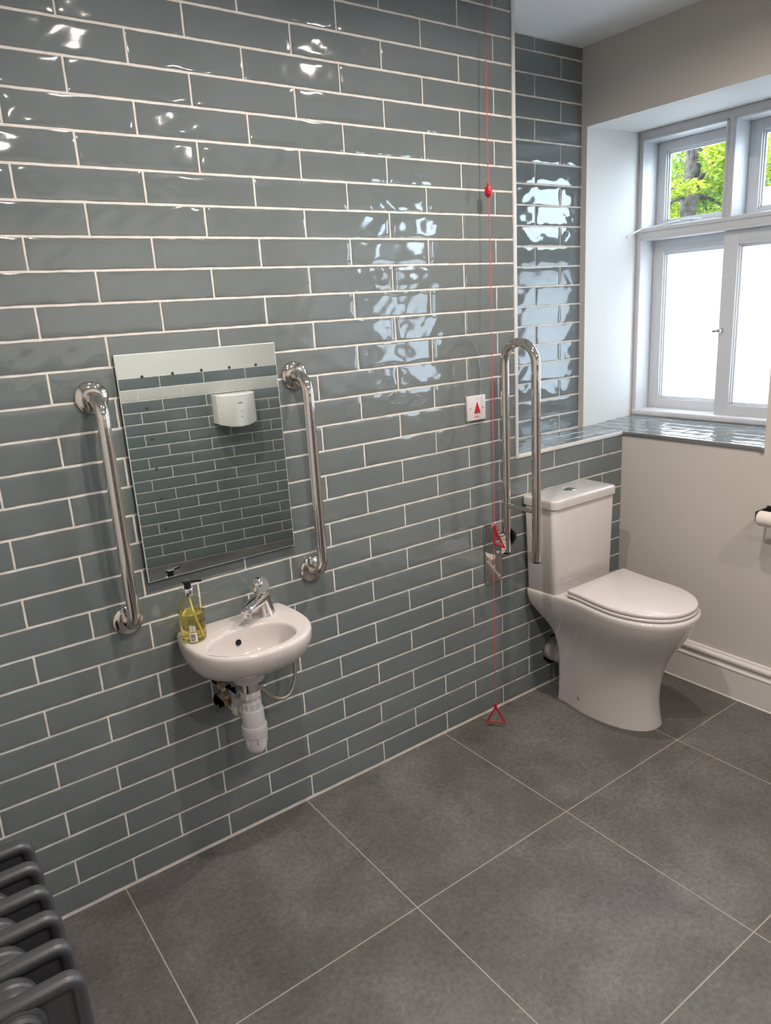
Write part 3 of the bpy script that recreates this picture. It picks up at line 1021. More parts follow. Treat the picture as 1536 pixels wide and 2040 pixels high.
# ------------------------------------------------------------------ wash basin
BX0, BX1, BD = -0.098, 0.257, 0.298
BCX = (BX0 + BX1) / 2
BT = 0.738
def basin_outline(th, s=1.0, back=True):
    """distance from (BCX,-0.13) to the D outline in direction th"""
    hw, yb, yf, ym = (BX1 - BX0) / 2, 0.0, -BD, -0.115
    dx, dy = cos(th), sin(th)
    lo, hi = 0.0, 0.6
    def inside(r):
        x, y = dx * r, -0.13 + dy * r
        if y > yb:
            return False
        ax = abs(x) / hw
        if y >= ym:
            t = (y - ym) / (yb - ym)
            return ax <= 1.0 - 0.07 * t * t
        t = (ym - y) / (ym - yf)
        return ax ** 2.35 + t ** 2.35 <= 1
    for _ in range(40):
        mid = (lo + hi) / 2
        if inside(mid):
            lo = mid
        else:
            hi = mid
    return lo
NB = 112
TH = [2 * pi * i / NB for i in range(NB)]
OUT = [basin_outline(t) for t in TH]
def outer_ring(s, z, sy=None, back=0.0, cx=BCX, inset=0.0):
    """outline scaled about the middle of its back edge"""
    sy = s if sy is None else sy
    r = []
    for t, d in zip(TH, OUT):
        d2 = max(d - inset, 0.01)
        x, y = cos(t) * d2, -0.13 + sin(t) * d2
        y = min(y, -0.0006) if inset == 0 else y
        r.append(Vector((cx + x * s, back + y * sy - 0.0004, z)))
    return r
def inner_ring(cx, cy, a, b, z, n=2.4):
    r = []
    for t in TH:
        ct, st = cos(t), sin(t)
        k = (abs(ct / a) ** n + abs(st / b) ** n) ** (-1 / n)
        r.append(Vector((cx + ct * k, cy + st * k, z)))
    return r
basin = thing('wash_basin', 'small white wall-hung wash basin under the mirror', 'basin', (BCX, 0, 0.6))
bm = newbm()
rings = []
ic = (0.064, -0.1905)
for (f, z) in [(0.10, 0.6455), (0.35, 0.6465), (0.60, 0.652), (0.78, 0.664), (0.88, 0.680), (0.94, 0.699), (0.975, 0.717), (0.992, 0.728), (1.006, 0.7335), (1.03, BT - 0.0008), (1.07, BT)]:
    rings.append(inner_ring(ic[0], ic[1] + 0.006 * (1 - f), 0.122 * f, 0.0825 * f, z))
rings.append(outer_ring(1, BT + 0.0003, inset=0.010))
rings.append(outer_ring(1, BT - 0.0004, inset=0.0055))
rings.append(outer_ring(1, BT - 0.004, inset=0.0015))
rings.append(outer_ring(1, BT - 0.011))
rings.append(outer_ring(0.998, BT - 0.030, 0.995))
rings.append(outer_ring(0.985, BT - 0.048, 0.970))
rings.append(outer_ring(0.950, BT - 0.070, 0.915))
rings.append(outer_ring(0.880, BT - 0.089, 0.830))
rings.append(outer_ring(0.770, BT - 0.105, 0.730))
rings.append(outer_ring(0.610, BT - 0.118, 0.610))
rings.append(outer_ring(0.420, BT - 0.124, 0.480))
rings.append(outer_ring(0.200, BT - 0.126, 0.300, -0.01))
loft(bm, rings)
obj('bowl', bm, CERAM, basin, angle=60)
bm = newbm()   # overflow in the back of the bowl
lathe(bm, [(0.0085, -0.004), (0.0085, 0.0015), (0.0072, 0.0026), (0.0066, 0.0008)], (0.053, -0.1135, 0.702), (0, -0.93, 0.36), 22)
ov = obj('overflow_hole', bm, VOID, basin)
ov['label'] = 'black overflow hole'
bm = newbm()   # waste in the bottom of the bowl
lathe(bm, [(0.024, 0.0), (0.024, 0.0022), (0.018, 0.003), (0.017, 0.001), (0.008, 0.001)], ic[0:2] + (0.6458,), (0, 0, 1), 30)
obj('plug_waste', bm, CHROME, basin)
bm = newbm()   # round china boss under the bowl
WXC, WYC = 0.060, -0.140
lathe(bm, [(0.050, 0.0), (0.049, -0.012), (0.045, -0.022), (0.038, -0.026)], (WXC, WYC, 0.618), (0, 0, 1), 36)
obj('waste_boss', bm, CERAM, basin)

# ------------------------------------------------------------------ tap
tap = thing('basin_mixer_tap', 'chrome monobloc mixer tap on the right corner of the basin', 'tap', (0.172, -0.070, BT))
TB = Vector((0.173, -0.068, BT))
sd = Vector((-0.88, -0.475, 0)).normalized()          # spout direction
sp = Vector((0, 0, 1)).cross(sd)
def oval(c, ax, ay, au, av, n=28, p=2.3):
    r = []
    for i in range(n):
        t = 2 * pi * i / n
        ct, st = cos(t), sin(t)
        k = (abs(ct) ** p + abs(st) ** p) ** (-1 / p)
        r.append(c + ax * (ct * k * au) + ay * (st * k * av))
    return r
Zv = Vector((0, 0, 1))
bm = newbm()
rings = []
for h, lean, a, b in [(0.0, 0.0, 0.0245, 0.0235), (0.004, 0.0, 0.0245, 0.0235), (0.008, 0.0005, 0.0235, 0.0225), (0.025, 0.004, 0.0225, 0.0205), (0.045, 0.009, 0.0225, 0.0195), (0.062, 0.015, 0.0235, 0.0195), (0.078, 0.020, 0.0215, 0.0185), (0.084, 0.022, 0.017, 0.016)]:
    rings.append(oval(TB + Zv * h + sd * lean, sd, sp, a, b))
loft(bm, rings)
obj('tap_body', bm, CHROME, tap, angle=50)
bm = newbm()
rings = []
s0 = TB + Zv * 0.066 + sd * 0.006
s1 = TB + Zv * 0.047 + sd * 0.106
ax = (s1 - s0).normalized()
nu = sp.cross(ax).normalized()
if nu.z < 0:
    nu = -nu
for f, w, h in [(0.0, 0.0195, 0.019), (0.25, 0.0195, 0.0180), (0.55, 0.0195, 0.0155), (0.85, 0.0185, 0.0125), (0.97, 0.016, 0.009), (1.0, 0.012, 0.006)]:
    rings.append(oval(s0.lerp(s1, f) + nu * 0.002 * f, sp, nu, w, h, 28, 3.0))
loft(bm, rings)
obj('spout', bm, CHROME, tap, angle=50)
bm = newbm()
ac = s0.lerp(s1, 0.88)
lathe(bm, [(0.0118, 0.0), (0.0118, -0.014), (0.0105, -0.016), (0.009, -0.0155)], ac + Zv * (-0.004), (0.06, 0.03, 1), 24)
obj('aerator', bm, CHROME, tap)
bm = newbm()
lc = TB + Zv * 0.086 + sd * 0.020
la = (Zv * 0.80 + sd * 0.25 - sp * 0.0).normalized()
rings = []
u1 = (sd - la * sd.dot(la)).normalized()
for h, a, b in [(-0.006, 0.0185, 0.017), (0.0, 0.0215, 0.0190), (0.012, 0.0225, 0.0195), (0.026, 0.0215, 0.0185), (0.034, 0.018, 0.016), (0.039, 0.010, 0.010)]:
    rings.append(oval(lc + la * h, u1, sp, a, b, 28, 2.5))
loft(bm, rings)
# flat paddle of the lever facing the room
pc = lc + la * 0.014 - sp * -0.0
q = (Vector((-0.12, -0.86, 0.50))).normalized()
fu = Zv.cross(q).normalized()
fv = q.cross(fu)
hexa = [(0.004, 0.027), (0.017, 0.016), (0.0215, -0.006), (0.012, -0.020), (-0.004, -0.026), (-0.0165, -0.020), (-0.0185, 0.004), (-0.008, 0.020)]
pc2 = pc + q * 0.012 + Vector((0.004, 0, -0.003))
loft(bm, [[pc2 + fu * a * 0.9 + fv * b * 0.9 for a, b in hexa], [pc2 + fu * a + fv * b + q * 0.003 for a, b in hexa], [pc2 + fu * a + fv * b + q * 0.010 for a, b in hexa], [pc2 + fu * a * 0.93 + fv * b * 0.93 + q * 0.012 for a, b in hexa]])
obj('lever', bm, CHROME, tap, angle=35)

# ------------------------------------------------------------------ soap bottle
SX, SY, SZ = -0.060, -0.081, BT + 0.0006
soap = thing('soap_dispenser', 'yellow hand soap pump bottle on the left of the basin', 'soap bottle', (SX, SY, SZ))
S = (SX, SY, SZ)
KEEPN.add('bottle')
bm = newbm()
lathe(bm, [(0.026, 0.0), (0.0325, 0.0015), (0.0345, 0.005), (0.0350, 0.012), (0.0350, 0.092), (0.0345, 0.100), (0.0325, 0.108), (0.028, 0.117), (0.021, 0.124), (0.014, 0.129), (0.0125, 0.131), (0.0125, 0.137)], S, (0, 0, 1), 48)
bmesh.ops.recalc_face_normals(bm, faces=bm.faces[:])
obj('bottle', bm, BOTTLE, soap)
bm = newbm()
lathe(bm, [(0.024, 0.002), (0.0315, 0.0035), (0.0337, 0.007), (0.0340, 0.012), (0.0340, 0.082)], S, (0, 0, 1), 48)
obj('liquid_soap', bm, SOAP, soap)
bm = newbm()
lathe(bm, [(0.0145, 0.131), (0.0150, 0.132), (0.0150, 0.151), (0.0140, 0.1525)], S, (0, 0, 1), 32)
obj('collar', bm, CHROME, soap)
bm = newbm()
lathe(bm, [(0.0095, 0.1525), (0.0095, 0.166), (0.010, 0.168)], S, (0, 0, 1), 24)
lathe(bm, [(0.0105, 0.167), (0.0135, 0.169), (0.0135, 0.173), (0.011, 0.1745)], S, (0, 0, 1), 24)
pd = Vector((0.90, -0.43, 0)).normalized()
pp = Vector((-pd.y, pd.x, 0))
rings = []
for d, w, zz, hh in [(0.004, 0.0085, 0.1710, 0.0035), (0.018, 0.0065, 0.1712, 0.0034), (0.036, 0.0048, 0.1700, 0.0032), (0.0385, 0.0036, 0.1690, 0.0026)]:
    c = Vector(S) + pd * d + Zv * zz
    rings.append([c + pp * (w * a) + Zv * (hh * b) for a, b in ((-1, -0.7), (-0.7, -1), (0.7, -1), (1, -0.7), (1, 0.7), (0.7, 1), (-0.7, 1), (-1, 0.7))])
loft(bm, rings)
obj('pump_head', bm, BLACK, soap)
bm = newbm()
tube(bm, [Vector(S) + Vector((0, 0, 0.130)), Vector(S) + Vector((0.006, -0.004, 0.07)), Vector(S) + Vector((0.017, -0.012, 0.008))], 0.0028, 10)
obj('dip_tube', bm, mat('yellowish_tube', (0.72, 0.66, 0.36), 0.4), soap)
def on_bottle(ang, h, r=0.0353):
    return Vector((SX + cos(ang) * r, SY + sin(ang) * r, SZ + h))
camdir = math.atan2(-1.9386 - SY, -0.7004 - SX)
def bottle_patch(bm, a0, a1, h0, h1, r, n=8, mi=0):
    vs = [[bm.verts.new(on_bottle(a0 + (a1 - a0) * i / n, h, rr)) for i in range(n + 1)] for rr in (r, r + 0.0002) for h in (h0, h1)]
    for i in range(n):
        bm.faces.new((vs[2][i], vs[2][i + 1], vs[3][i + 1], vs[3][i])).material_index = mi
        bm.faces.new((vs[0][i + 1], vs[0][i], vs[1][i], vs[1][i + 1])).material_index = mi
    for a, b in ((0, 2), (1, 3)):
        for i in range(n):
            bm.faces.new((vs[a][i], vs[a][i + 1], vs[b][i + 1], vs[b][i])).material_index = mi
bm = newbm()
ac = camdir - 0.06
bottle_patch(bm, ac - 0.27, ac + 0.27, 0.006, 0.032, 0.0353)
lb = obj('barcode_label', bm, STICKER, soap)
lb['label'] = 'white barcode sticker'
bm = newbm()
rnd = random.Random(3)
h = 0.008
while h < 0.0285:
    w = rnd.choice((0.0006, 0.0009, 0.0014, 0.0018))
    bottle_patch(bm, ac - 0.21, ac + 0.17, h, h + w, 0.03555)
    h += w + rnd.choice((0.0006, 0.0009, 0.0012))
obj('barcode', bm, INK, lb)
bm = newbm()
for i in range(7):   # pale block of small print above the sticker
    a = ac - 0.24 + i * 0.07
    bottle_patch(bm, a, a + rnd.uniform(0.025, 0.045), 0.035 + rnd.uniform(0, 0.003), 0.056 - rnd.uniform(0, 0.004), 0.0353, 3)
pr = obj('small_print', bm, STICKER, soap)
pr['label'] = 'white small print'
def bottle_text(s, size, ang, h, matl):
    b = text_mesh(s, size)
    for v in b.verts:
        x, y, z = v.co
        v.co = on_bottle(ang + x / 0.0353, h + y, 0.0353 + z * 0.3 + 0.0001)
    return obj('lettering', b, matl, soap, smooth=False)
bottle_text('BAYLIS', 0.0125, camdir + 0.95, 0.060, INK)
bm = newbm()
rnd = random.Random(9)
for i in range(9):   # dark ornament printed above the sticker
    a = ac - 0.22 + i * 0.05
    hh = 0.060 + rnd.uniform(0, 0.010)
    bottle_patch(bm, a, a + 0.035, hh, hh + rnd.uniform(0.002, 0.005), 0.0353, 3)
obj('printed_ornament', bm, INK, soap)

# ------------------------------------------------------------------ bottle trap and pipes under the basin
trap = thing('bottle_trap', 'white plastic bottle trap hanging below the basin', 'waste trap', (WXC, WYC, 0.36))
T0 = Vector((WXC, WYC, 0.006))
def ribbed(bm, c, axis, r, h, n=10, depth=0.0022):
    a = Vector(axis).normalized()
    up = Vector((0, 0, 1)) if abs(a.z) < 0.9 else Vector((1, 0, 0))
    u = (up - a * up.dot(a)).normalized()
    v = a.cross(u)
    N_ = n * 6
    rings = []
    for hh, s in ((0, 0.95), (0.0015, 1.0), (h - 0.0015, 1.0), (h, 0.95)):
        rings.append([Vector(c) + a * hh + (u * cos(2 * pi * k / N_) + v * sin(2 * pi * k / N_)) * (r * s + (depth if k % 6 in (0, 1) else 0)) for k in range(N_)])
    loft(bm, rings)
bm = newbm()
lathe(bm, [(0.029, 0.0), (0.030, -0.004), (0.0265, -0.006), (0.0265, -0.032), (0.022, -0.034)], T0 + Zv * 0.587, (0, 0, 1), 30)
obj('waste_flange', bm, CHROME, trap)
bm = newbm(); ribbed(bm, T0 + Zv * 0.533, (0, 0, 1), 0.0265, 0.021); obj('compression_nut', bm, PLAST, trap, angle=25)
bm = newbm(); ribbed(bm, T0 + Zv * 0.495, (0, 0, 1), 0.0255, 0.023); obj('compression_nut', bm, PLAST, trap, angle=25)
bm = newbm()
lathe(bm, [(0.0205, 0.0), (0.0205, 0.045)], T0 + Zv * 0.495, (0, 0, 1), 28)
obj('inlet_tube', bm, PLAST, trap)
bm = newbm()
lathe(bm, [(0.024, 0.500), (0.030, 0.498), (0.0325, 0.494), (0.0328, 0.446), (0.0365, 0.444), (0.0375, 0.441), (0.0375, 0.422), (0.0365, 0.419)], T0, (0, 0, 1), 40)
obj('trap_body', bm, PLAST, trap)
bm = newbm()
lathe(bm, [(0.0365, 0.424), (0.0365, 0.414), (0.0320, 0.410), (0.0315, 0.378), (0.0292, 0.366), (0.023, 0.358), (0.012, 0.355), (0.001, 0.3545)], T0, (0, 0, 1), 40)
for k in range(6):
    a = k * pi / 3 + 0.35
    c = T0 + Vector((cos(a), sin(a), 0)) * 0.0322
    tube(bm, [c + Zv * 0.416, c + Zv * 0.392, c + Zv * 0.388], [0.0042, 0.0040, 0.002], 8)
obj('trap_cup', bm, PLAST, trap)
o0 = T0 + Zv * 0.478
OD = (Vector((HOLE_TRAP[0], 0.02, HOLE_TRAP[1])) - o0).normalized()
bm = newbm()
ribbed(bm, o0 + OD * 0.046, OD, 0.0295, 0.024, 12)
obj('compression_nut', bm, PLAST, trap, angle=25)
bm = newbm()
tube(bm, [o0 + OD * 0.024, o0 + OD * 0.10, Vector((HOLE_TRAP[0], 0.06, HOLE_TRAP[1]))], 0.0185, 24)
obj('outlet_pipe', bm, PLAST, trap)

valve = thing('isolating_valve', 'dull brass compression fitting on the wall behind the trap', 'pipe fitting', (0.022, 0, 0.55))
v0 = Vector((HOLE_SUPPLY[0], 0.05, HOLE_SUPPLY[1]))
v1 = Vector((0.019, -0.024, 0.545))
v3 = Vector((0.027, -0.050, 0.484))
dv = (v3 - v1).normalized()
bm = newbm()
tube(bm, [v0, Vector((HOLE_SUPPLY[0], -0.008, HOLE_SUPPLY[1])), v1, v1 + dv * 0.01], 0.0078, 16)
obj('pipe', bm, BRASS, valve)
for q0, r, hh in ((v1 - dv * 0.006, 0.0140, 0.017), (v1 + dv * 0.022, 0.0140, 0.014), (v1 + dv * 0.048, 0.0128, 0.016)):
    bm = newbm()
    lathe(bm, [(r * 0.9, 0), (r, 0.0015), (r, hh - 0.0015), (r * 0.9, hh)], q0, dv, 6)
    obj('nut', bm, BRASS, valve, angle=25)
bm = newbm()
tube(bm, [v1, v1 + dv * 0.062], 0.0092, 16)
obj('valve_body', bm, BRASS, valve)
hv = v1 + dv * 0.062
hose = thing('flexible_hose', 'braided flexible hose looping below the right of the basin', 'hose', (0.24, -0.07, 0.60))
bm = newbm()
hp = catmull([hv, hv + dv * 0.012, (0.036, -0.062, 0.476), (0.040, -0.072, 0.500), (0.050, -0.082, 0.532), (0.072, -0.088, 0.546), (0.104, -0.088, 0.533), (0.128, -0.086, 0.508), (0.152, -0.083, 0.478), (0.185, -0.080, 0.458), (0.215, -0.078, 0.464), (0.237, -0.076, 0.502), (0.243, -0.074, 0.547), (0.236, -0.073, 0.592), (0.215, -0.072, 0.642)], 8)
tube(bm, hp, 0.0056, 14)
obj('hose', bm, HOSE, hose)

# ------------------------------------------------------------------ toilet
toilet = thing('toilet', 'white close-coupled toilet against the tiled wall', 'toilet', (1.51, -0.02, 0))
def cxy(y, z=1.0):
    t = min(1, max(0, (-y - 0.18) / 0.25))
    q = min(1, max(0, (z - 0.20) / 0.24))
    return (1.513 - 0.024 * t * t * (3 - 2 * t)) * q + 1.522 * (1 - q)
def half_ring(yb, yf, hb, hm, ym, z, rb=0.03, p=2.2, nf=22, ns=8):
    """closed ring from a half outline: square back, swelling side, rounded front"""
    pts = []
    for i in range(4):
        pts.append(((hb - rb) * i / 3.0, yb))
    for i in range(1, 7):
        a = pi / 2 * (1 - i / 6)
        pts.append((hb - rb + rb * cos(a), yb - rb + rb * sin(a)))
    y1 = yb - rb
    for i in range(1, ns + 1):
        t = i / ns
        pts.append((hb + (hm - hb) * (t * t * (3 - 2 * t)), y1 + (ym - y1) * t))
    for i in range(1, nf + 1):
        a = pi / 2 * i / nf
        ca, sa = max(cos(a), 0.0) ** (2 / p), sin(a) ** (2 / p)
        pts.append((hm * ca, ym + (yf - ym) * sa))
    pts[-1] = (0.0, yf)
    def lower(y):
        t = min(1, max(0, (y + 0.26) / 0.2))
        return z - 0.014 * t * min(1, max(0, (z - 0.30) / 0.17))
    ring = [Vector((cxy(y, z) + x, y, lower(y))) for x, y in pts]
    ring += [Vector((cxy(y, z) - x, y, lower(y))) for x, y in pts[-2:0:-1]]
    return ring
TAB = [  # z, back, front, half width at back, half width in the middle
    (0.000, -0.101, -0.506, 0.110, 0.126), (0.012, -0.101, -0.504, 0.109, 0.125), (0.05, -0.101, -0.496, 0.107, 0.120), (0.10, -0.101, -0.492, 0.106, 0.117),
    (0.15, -0.101, -0.494, 0.106, 0.117), (0.20, -0.101, -0.502, 0.107, 0.119), (0.25, -0.098, -0.518, 0.111, 0.122), (0.30, -0.088, -0.542, 0.119, 0.133),
    (0.34, -0.070, -0.567, 0.131, 0.144), (0.38, -0.045, -0.593, 0.150, 0.156), (0.42, -0.021, -0.617, 0.169, 0.167), (0.45, -0.011, -0.632, 0.178, 0.174),
    (0.475, -0.008, -0.642, 0.1825, 0.178), (0.490, -0.008, -0.645, 0.1830, 0.180), (0.497, -0.009, -0.643, 0.182, 0.178), (0.500, -0.013, -0.637, 0.178, 0.172)]
bm = newbm()
zs = []
for a, b in zip(TAB[:-1], TAB[1:]):
    n = 3 if b[0] - a[0] > 0.02 else 1
    zs += [a[0] + (b[0] - a[0]) * i / n for i in range(n)]
zs.append(TAB[-1][0])
rings = []
for z in zs:
    yb, yf, hb, hm = interp(TAB, z)
    rings.append(half_ring(yb, yf, hb, hm, yf + 0.235, z + 0.0006, 0.022))
# gentle smoothing of the stacked outlines
for _ in range(3):
    new = [rings[0]]
    for i in range(1, len(rings) - 1):
        if zs[i] > 0.47:
            new.append(rings[i])
            continue
        new.append([(a + b * 2 + c) / 4 if abs((a + c).z / 2 - b.z) < 0.01 else b for a, b, c in zip(rings[i - 1], rings[i], rings[i + 1])])
    new.append(rings[-1])
    rings = new
loft(bm, rings)
obj('pan', bm, CERAM_TOILET, toilet, angle=50)
def lid_ring(off, z):
    pts = [(0.0, -0.213), (0.06, -0.213), (0.12, -0.213), (0.160, -0.2135), (0.1695, -0.216), (0.1725, -0.222), (0.1715, -0.235), (0.1700, -0.260), (0.1700, -0.290), (0.1708, -0.330), (0.1718, -0.37), (0.1725, -0.41)]
    for i in range(1, 25):
        a = pi / 2 * i / 24
        pts.append((0.1725 * max(cos(a), 0) ** (2 / 2.15), -0.41 - 0.226 * sin(a) ** (2 / 2.15)))
    pts[-1] = (0.0, -0.636)
    full = [Vector((x, y)) for x, y in pts] + [Vector((-x, y)) for x, y in pts[-2:0:-1]]
    n = len(full)
    out = []
    for i in range(n):
        t = (full[(i + 1) % n] - full[i - 1]).normalized()
        nr = Vector((t.y, -t.x))
        if nr.dot(full[i] - Vector((0, -0.42))) < 0:
            nr = -nr
        p = full[i] + nr * off
        out.append(Vector((cxy(p.y) + p.x, p.y, z)))
    return out
bm = newbm()
loft(bm, [lid_ring(-0.004, 0.5012), lid_ring(0.0, 0.5045), lid_ring(0.001, 0.510), lid_ring(-0.001, 0.5145), lid_ring(-0.005, 0.5160)])
obj('seat', bm, SEATP, toilet, angle=50)
bm = newbm()
loft(bm, [lid_ring(-0.008, 0.5165), lid_ring(-0.002, 0.5185), lid_ring(-0.0008, 0.522), lid_ring(-0.001, 0.5275), lid_ring(-0.0035, 0.5308), lid_ring(-0.008, 0.5322)])
obj('seat_lid', bm, SEATP, toilet, angle=50)
for x in (-0.075, 0.075):
    bm = newbm()
    tube(bm, [(1.513 + x - 0.02, -0.205, 0.509), (1.513 + x + 0.02, -0.205, 0.509)], 0.0085, 16)
    obj('seat_hinge', bm, CHROME, toilet)
def crect(x0, x1, y0, y1, r, z, n=6):
    pts = []
    for cx, cy, a0 in ((x1 - r, y1 - r, 0), (x0 + r, y1 - r, pi / 2), (x0 + r, y0 + r, pi), (x1 - r, y0 + r, 3 * pi / 2)):
        for i in range(n + 1):
            a = a0 + pi / 2 * i / n
            pts.append(Vector((cx + r * cos(a), cy + r * sin(a), z)))
    return pts
bm = newbm()
loft(bm, [crect(1.338, 1.664, -0.166, -0.016, 0.016, 0.4875), crect(1.335, 1.667, -0.168, -0.014, 0.018, 0.494), crect(1.322, 1.680, -0.168, -0.012, 0.020, 0.831), crect(1.324, 1.678, -0.166, -0.013, 0.02, 0.8345)])
obj('cistern', bm, CERAM_TOILET, toilet, angle=50)
bm = newbm()
loft(bm, [crect(1.322, 1.683, -0.170, -0.008, 0.020, 0.8350), crect(1.318, 1.687, -0.174, -0.004, 0.022, 0.8370), crect(1.318, 1.687, -0.174, -0.004, 0.022, 0.8625), crect(1.3195, 1.6855, -0.1725, -0.0055, 0.021, 0.8670), crect(1.3235, 1.6815, -0.1655, -0.0095, 0.018, 0.8700), crect(1.332, 1.673, -0.157, -0.018, 0.012, 0.8710)])
obj('cistern_lid', bm, CERAM_TOILET, toilet, angle=50)
bm = newbm()
BC = (1.500, -0.088, 0.8709)
lathe(bm, [(0.0245, 0.0), (0.0245, 0.002), (0.0225, 0.0035), (0.021, 0.002), (0.020, 0.0035), (0.012, 0.005), (0.0, 0.0052)], BC, (0, 0, 1), 36)
fb = obj('flush_button', bm, CHROME, toilet)
fb['label'] = 'chrome dual flush button'
bm = newbm()
lathe(bm, [(0.010, -0.002), (0.010, 0.003), (0.007, 0.0065), (0.002, 0.008)], (1.4095, -0.225, 0.050), (-1, 0, 0.0), 20)
obj('bolt_cap', bm, CHROME, toilet)
bm = newbm()
c0 = Vector((HOLE_PAN[0], 0.06, HOLE_PAN[1]))
prof = [(0.052, 0.0), (0.052, 0.072), (0.050, 0.0735), (0.050, 0.092), (0.0475, 0.0925)]
for i in range(8):
    prof += [(0.049, 0.094 + i * 0.009), (0.0515, 0.0975 + i * 0.009)]
prof += [(0.050, 0.20)]
lathe(bm, prof, c0, (0, -1, 0), 40)
pc = obj('pan_connector', bm, PLASTG, toilet, angle=20)
pc['label'] = 'grey-white ribbed waste connector'

# ------------------------------------------------------------------ toilet roll and holder
holder = thing('toilet_roll_holder', 'black toilet roll holder on the window wall by the toilet', 'toilet roll holder', (WX, -0.7, 0.80))
RY0, RY1, RXX, RZ = -0.652, -0.755, 1.868, 0.787
bm = newbm()
box(bm, WX - 0.008, WX - 0.0003, -0.690, -0.640, 0.780, 0.816, 0, 0.002)
box(bm, RXX - 0.012, WX - 0.002, -0.649, -0.643, 0.792, 0.812, 0, 0.0015)
box(bm, RXX - 0.014, RXX + 0.010, -0.649, -0.643, RZ - 0.012, 0.812, 0, 0.0015)
obj('bracket', bm, MATTBLACK, holder)
bm = newbm()
tube(bm, [(RXX, -0.644, RZ), (RXX, RY1 - 0.03, RZ)], 0.007, 16)
obj('spindle', bm, MATTBLACK, holder)
roll = thing('toilet_roll', 'white toilet roll on the black holder at the right edge', 'toilet roll', (RXX, -0.70, RZ))
bm = newbm()
lathe(bm, [(0.0195, 0.0), (0.0255, 0.0), (0.027, 0.002), (0.0275, 0.008), (0.0275, 0.094), (0.027, 0.101), (0.0255, 0.103), (0.0195, 0.103)], (RXX, RY0, RZ), (0, -1, 0), 44)
obj('paper', bm, PAPER, roll)
bm = newbm()
lathe(bm, [(0.0195, 0.0005), (0.0195, 0.1025), (0.0180, 0.1025), (0.0180, 0.0005)], (RXX, RY0, RZ), (0, -1, 0), 32)
obj('cardboard_tube', bm, mat('brown_card', (0.40, 0.29, 0.19), 0.9), roll)

# ------------------------------------------------------------------ column radiator
rad = thing('column_radiator', 'dark anthracite column radiator at the left edge', 'radiator', (-0.69, -0.87, 0))
ZT, XF, XB = 0.690, -0.592, -0.792
Y0R, PIT = -0.592, 0.0715
def rrect(x0, x1, z0, z1, r, n=6):
    pts = []
    for cx, cz, a0 in ((x1 - r, z1 - r, 0), (x0 + r, z1 - r, pi / 2), (x0 + r, z0 + r, pi), (x1 - r, z0 + r, 3 * pi / 2)):
        for i in range(n + 1):
            a = a0 + pi / 2 * i / n
            pts.append((cx + r * cos(a), cz + r * sin(a)))
    return pts
def section_bm(y):
    bm = newbm()
    w, hw = 0.021, 0.0135
    mid = rrect(XB + w / 2, XF - w / 2, 0.10, ZT - w / 2, 0.018, 7)
    n = len(mid)
    # oval bar swept round a rounded rectangle
    rings = []
    for i in range(n):
        p = Vector((mid[i][0], 0, mid[i][1]))
        t = Vector((mid[(i + 1) % n][0] - mid[i - 1][0], 0, mid[(i + 1) % n][1] - mid[i - 1][1])).normalized()
        nr = Vector((t.z, 0, -t.x))
        ring = []
        for k in range(16):
            a = 2 * pi * k / 16
            ca, sa = cos(a), sin(a)
            kk = (abs(ca) ** 2.8 + abs(sa) ** 2.8) ** (-1 / 2.8)
            ring.append(Vector((p.x, y, p.z)) + nr * (w / 2 * ca * kk) + Vector((0, 1, 0)) * (hw * sa * kk))
        rings.append(ring)
    vr = [[bm.verts.new(q) for q in r] for r in rings]
    for i in range(n):
        a, b = vr[i], vr[(i + 1) % n]
        for k in range(16):
            bm.faces.new((a[k], a[(k + 1) % 16], b[(k + 1) % 16], b[k]))
    box(bm, XB + w * 0.8, XF - w * 0.8, y - 0.004, y + 0.004, 0.115, ZT - w * 0.8)      # recessed web
    return bm
NSEC = 6
sec0 = hub0 = None
for i in range(NSEC):
    y = Y0R - PIT * i
    if i == 0:
        sec0 = obj('section', section_bm(y), RADI, rad, angle=50)
        subs = []
        for zc in (ZT - 0.048, 0.145):
            bm = newbm()
            lathe(bm, [(0.030, -0.0355), (0.034, -0.033), (0.034, -0.021), (0.040, -0.018), (0.0415, -0.014), (0.0415, -0.004), (0.039, -0.0008), (0.039, 0.0008), (0.0415, 0.004), (0.0415, 0.014), (0.040, 0.018), (0.034, 0.021), (0.034, 0.033), (0.030, 0.0355)],
                  ((XF + XB) / 2, y - PIT / 2, zc), (0, 1, 0), 32)
            subs.append(obj('hub', bm, RADI, sec0, angle=35))
    else:
        s = sec0.copy(); COL.objects.link(s); s.parent = rad
        s.location = Vector(sec0.location) + Vector((0, -PIT * i, 0))
        for q in subs:
            if q.name.startswith('hub') and i == NSEC - 1:
                continue
            h = q.copy(); COL.objects.link(h); h.parent = s
yl = Y0R - PIT * (NSEC - 1)
bm = newbm()
lathe(bm, [(0.0415, 0.003), (0.0415, 0.010), (0.038, 0.014), (0.034, 0.015), (0.034, 0.021), (0.030, 0.025), (0.020, 0.026)], ((XF + XB) / 2, yl, ZT - 0.048), (0, -1, 0), 32)
obj('end_bush', bm, RADI, rad, angle=35)
bm = newbm()
box(bm, (XF + XB) / 2 - 0.009, (XF + XB) / 2 + 0.009, yl - 0.036, yl - 0.025, ZT - 0.057, ZT - 0.039, 0, 0.002)
obj('air_vent_plug', bm, RADI, rad)
for y in (Y0R, yl):
    for x in (XF - 0.02, XB + 0.02):
        bm = newbm()
        lathe(bm, [(0.012, 0.112), (0.014, 0.06), (0.017, 0.02), (0.022, 0.006), (0.022, 0.0003)], (x, y, 0), (0, 0, 1), 20)
        obj('foot', bm, RADI, rad)

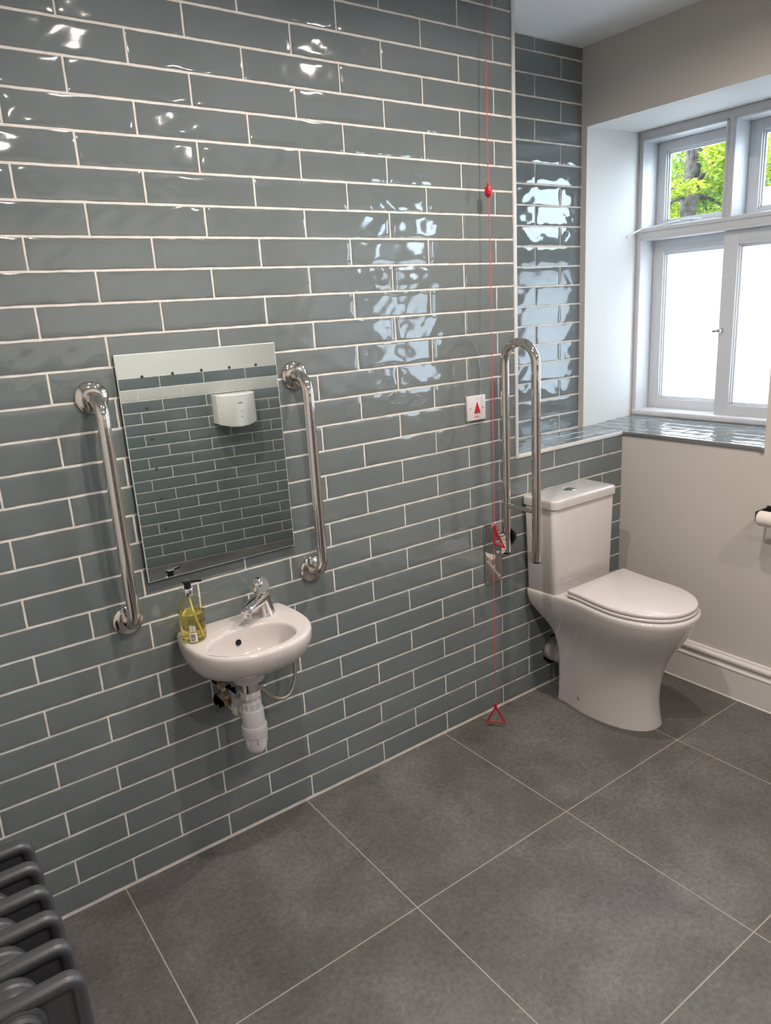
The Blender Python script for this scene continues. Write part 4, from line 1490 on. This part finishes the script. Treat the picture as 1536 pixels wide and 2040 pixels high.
# ------------------------------------------------------------------ hand dryer on the opposite wall
dry = thing('hand_dryer', 'white wall-mounted hand dryer seen in the mirror', 'hand dryer', Ob + Ub * 1.51 + Vector((0, 0, 1.05)))
def fp(s, z, d):
    p = Ob + Ub * s + Nb * d
    return Vector((p.x, p.y, z))
bm = newbm()
ring_s = [(1.366, 0.0), (1.366, 0.075), (1.372, 0.105), (1.40, 0.135), (1.45, 0.160), (1.51, 0.168), (1.57, 0.160), (1.625, 0.135), (1.650, 0.105), (1.656, 0.075), (1.656, 0.0)]
def dip(s):
    return 0.030 * max(0, 1 - ((s - 1.511) / 0.145) ** 2)
bot = [fp(s, 0.965 - dip(s) * (d > 0.01), d) for s, d in ring_s]
bot2 = [fp(s, 0.960 - dip(s) * (d > 0.01), d * 0.98) for s, d in ring_s]
top = [fp(s, 1.150 + 0.008 * (d < 0.12), d) for s, d in ring_s]
top2 = [fp(1.511 + (s - 1.511) * 0.96, 1.160, d * 0.93) for s, d in ring_s]
loft(bm, [bot2, bot, top, top2])
obj('casing', bm, DRYER, dry, angle=30)
bm = newbm()
prism(bm, [fp(1.45, 0.945, 0.05), fp(1.57, 0.945, 0.05), fp(1.57, 0.945, 0.13), fp(1.45, 0.945, 0.13)], (0, 0, -0.008))
obj('air_outlet', bm, GREYINK, dry, smooth=False)
for s0, s1, z0, z1 in ((1.505, 1.535, 1.094, 1.100), (1.523, 1.528, 1.040, 1.046), (1.524, 1.527, 1.024, 1.030), (1.515, 1.531, 1.000, 1.002)):
    bm = newbm()
    prism(bm, [fp(s0, z0, 0.166), fp(s1, z0, 0.166), fp(s1, z0, 0.1686), fp(s0, z0, 0.1686)], (0, 0, z1 - z0))
    obj('printed_mark', bm, GREYINK, dry, smooth=False)

# ------------------------------------------------------------------ recessed ceiling lamps (their light is set at the top)
for i, (lx, ly) in enumerate(LAMPS):
    where = ['above the wash basin', 'above the support rail', 'on the doorway side, left', 'on the doorway side, right'][i]
    t = thing('recessed_downlight', 'round white recessed ceiling downlight ' + where, 'ceiling light', (lx, ly, CEIL), 'ceiling downlights')
    bm = newbm()
    lathe(bm, [(0.054, 0), (0.054, -0.003), (0.050, -0.006), (0.042, -0.006), (0.040, -0.002)], (lx, ly, CEIL - 0.0002), (0, 0, 1), 32)
    obj('bezel', bm, PLAST, t)
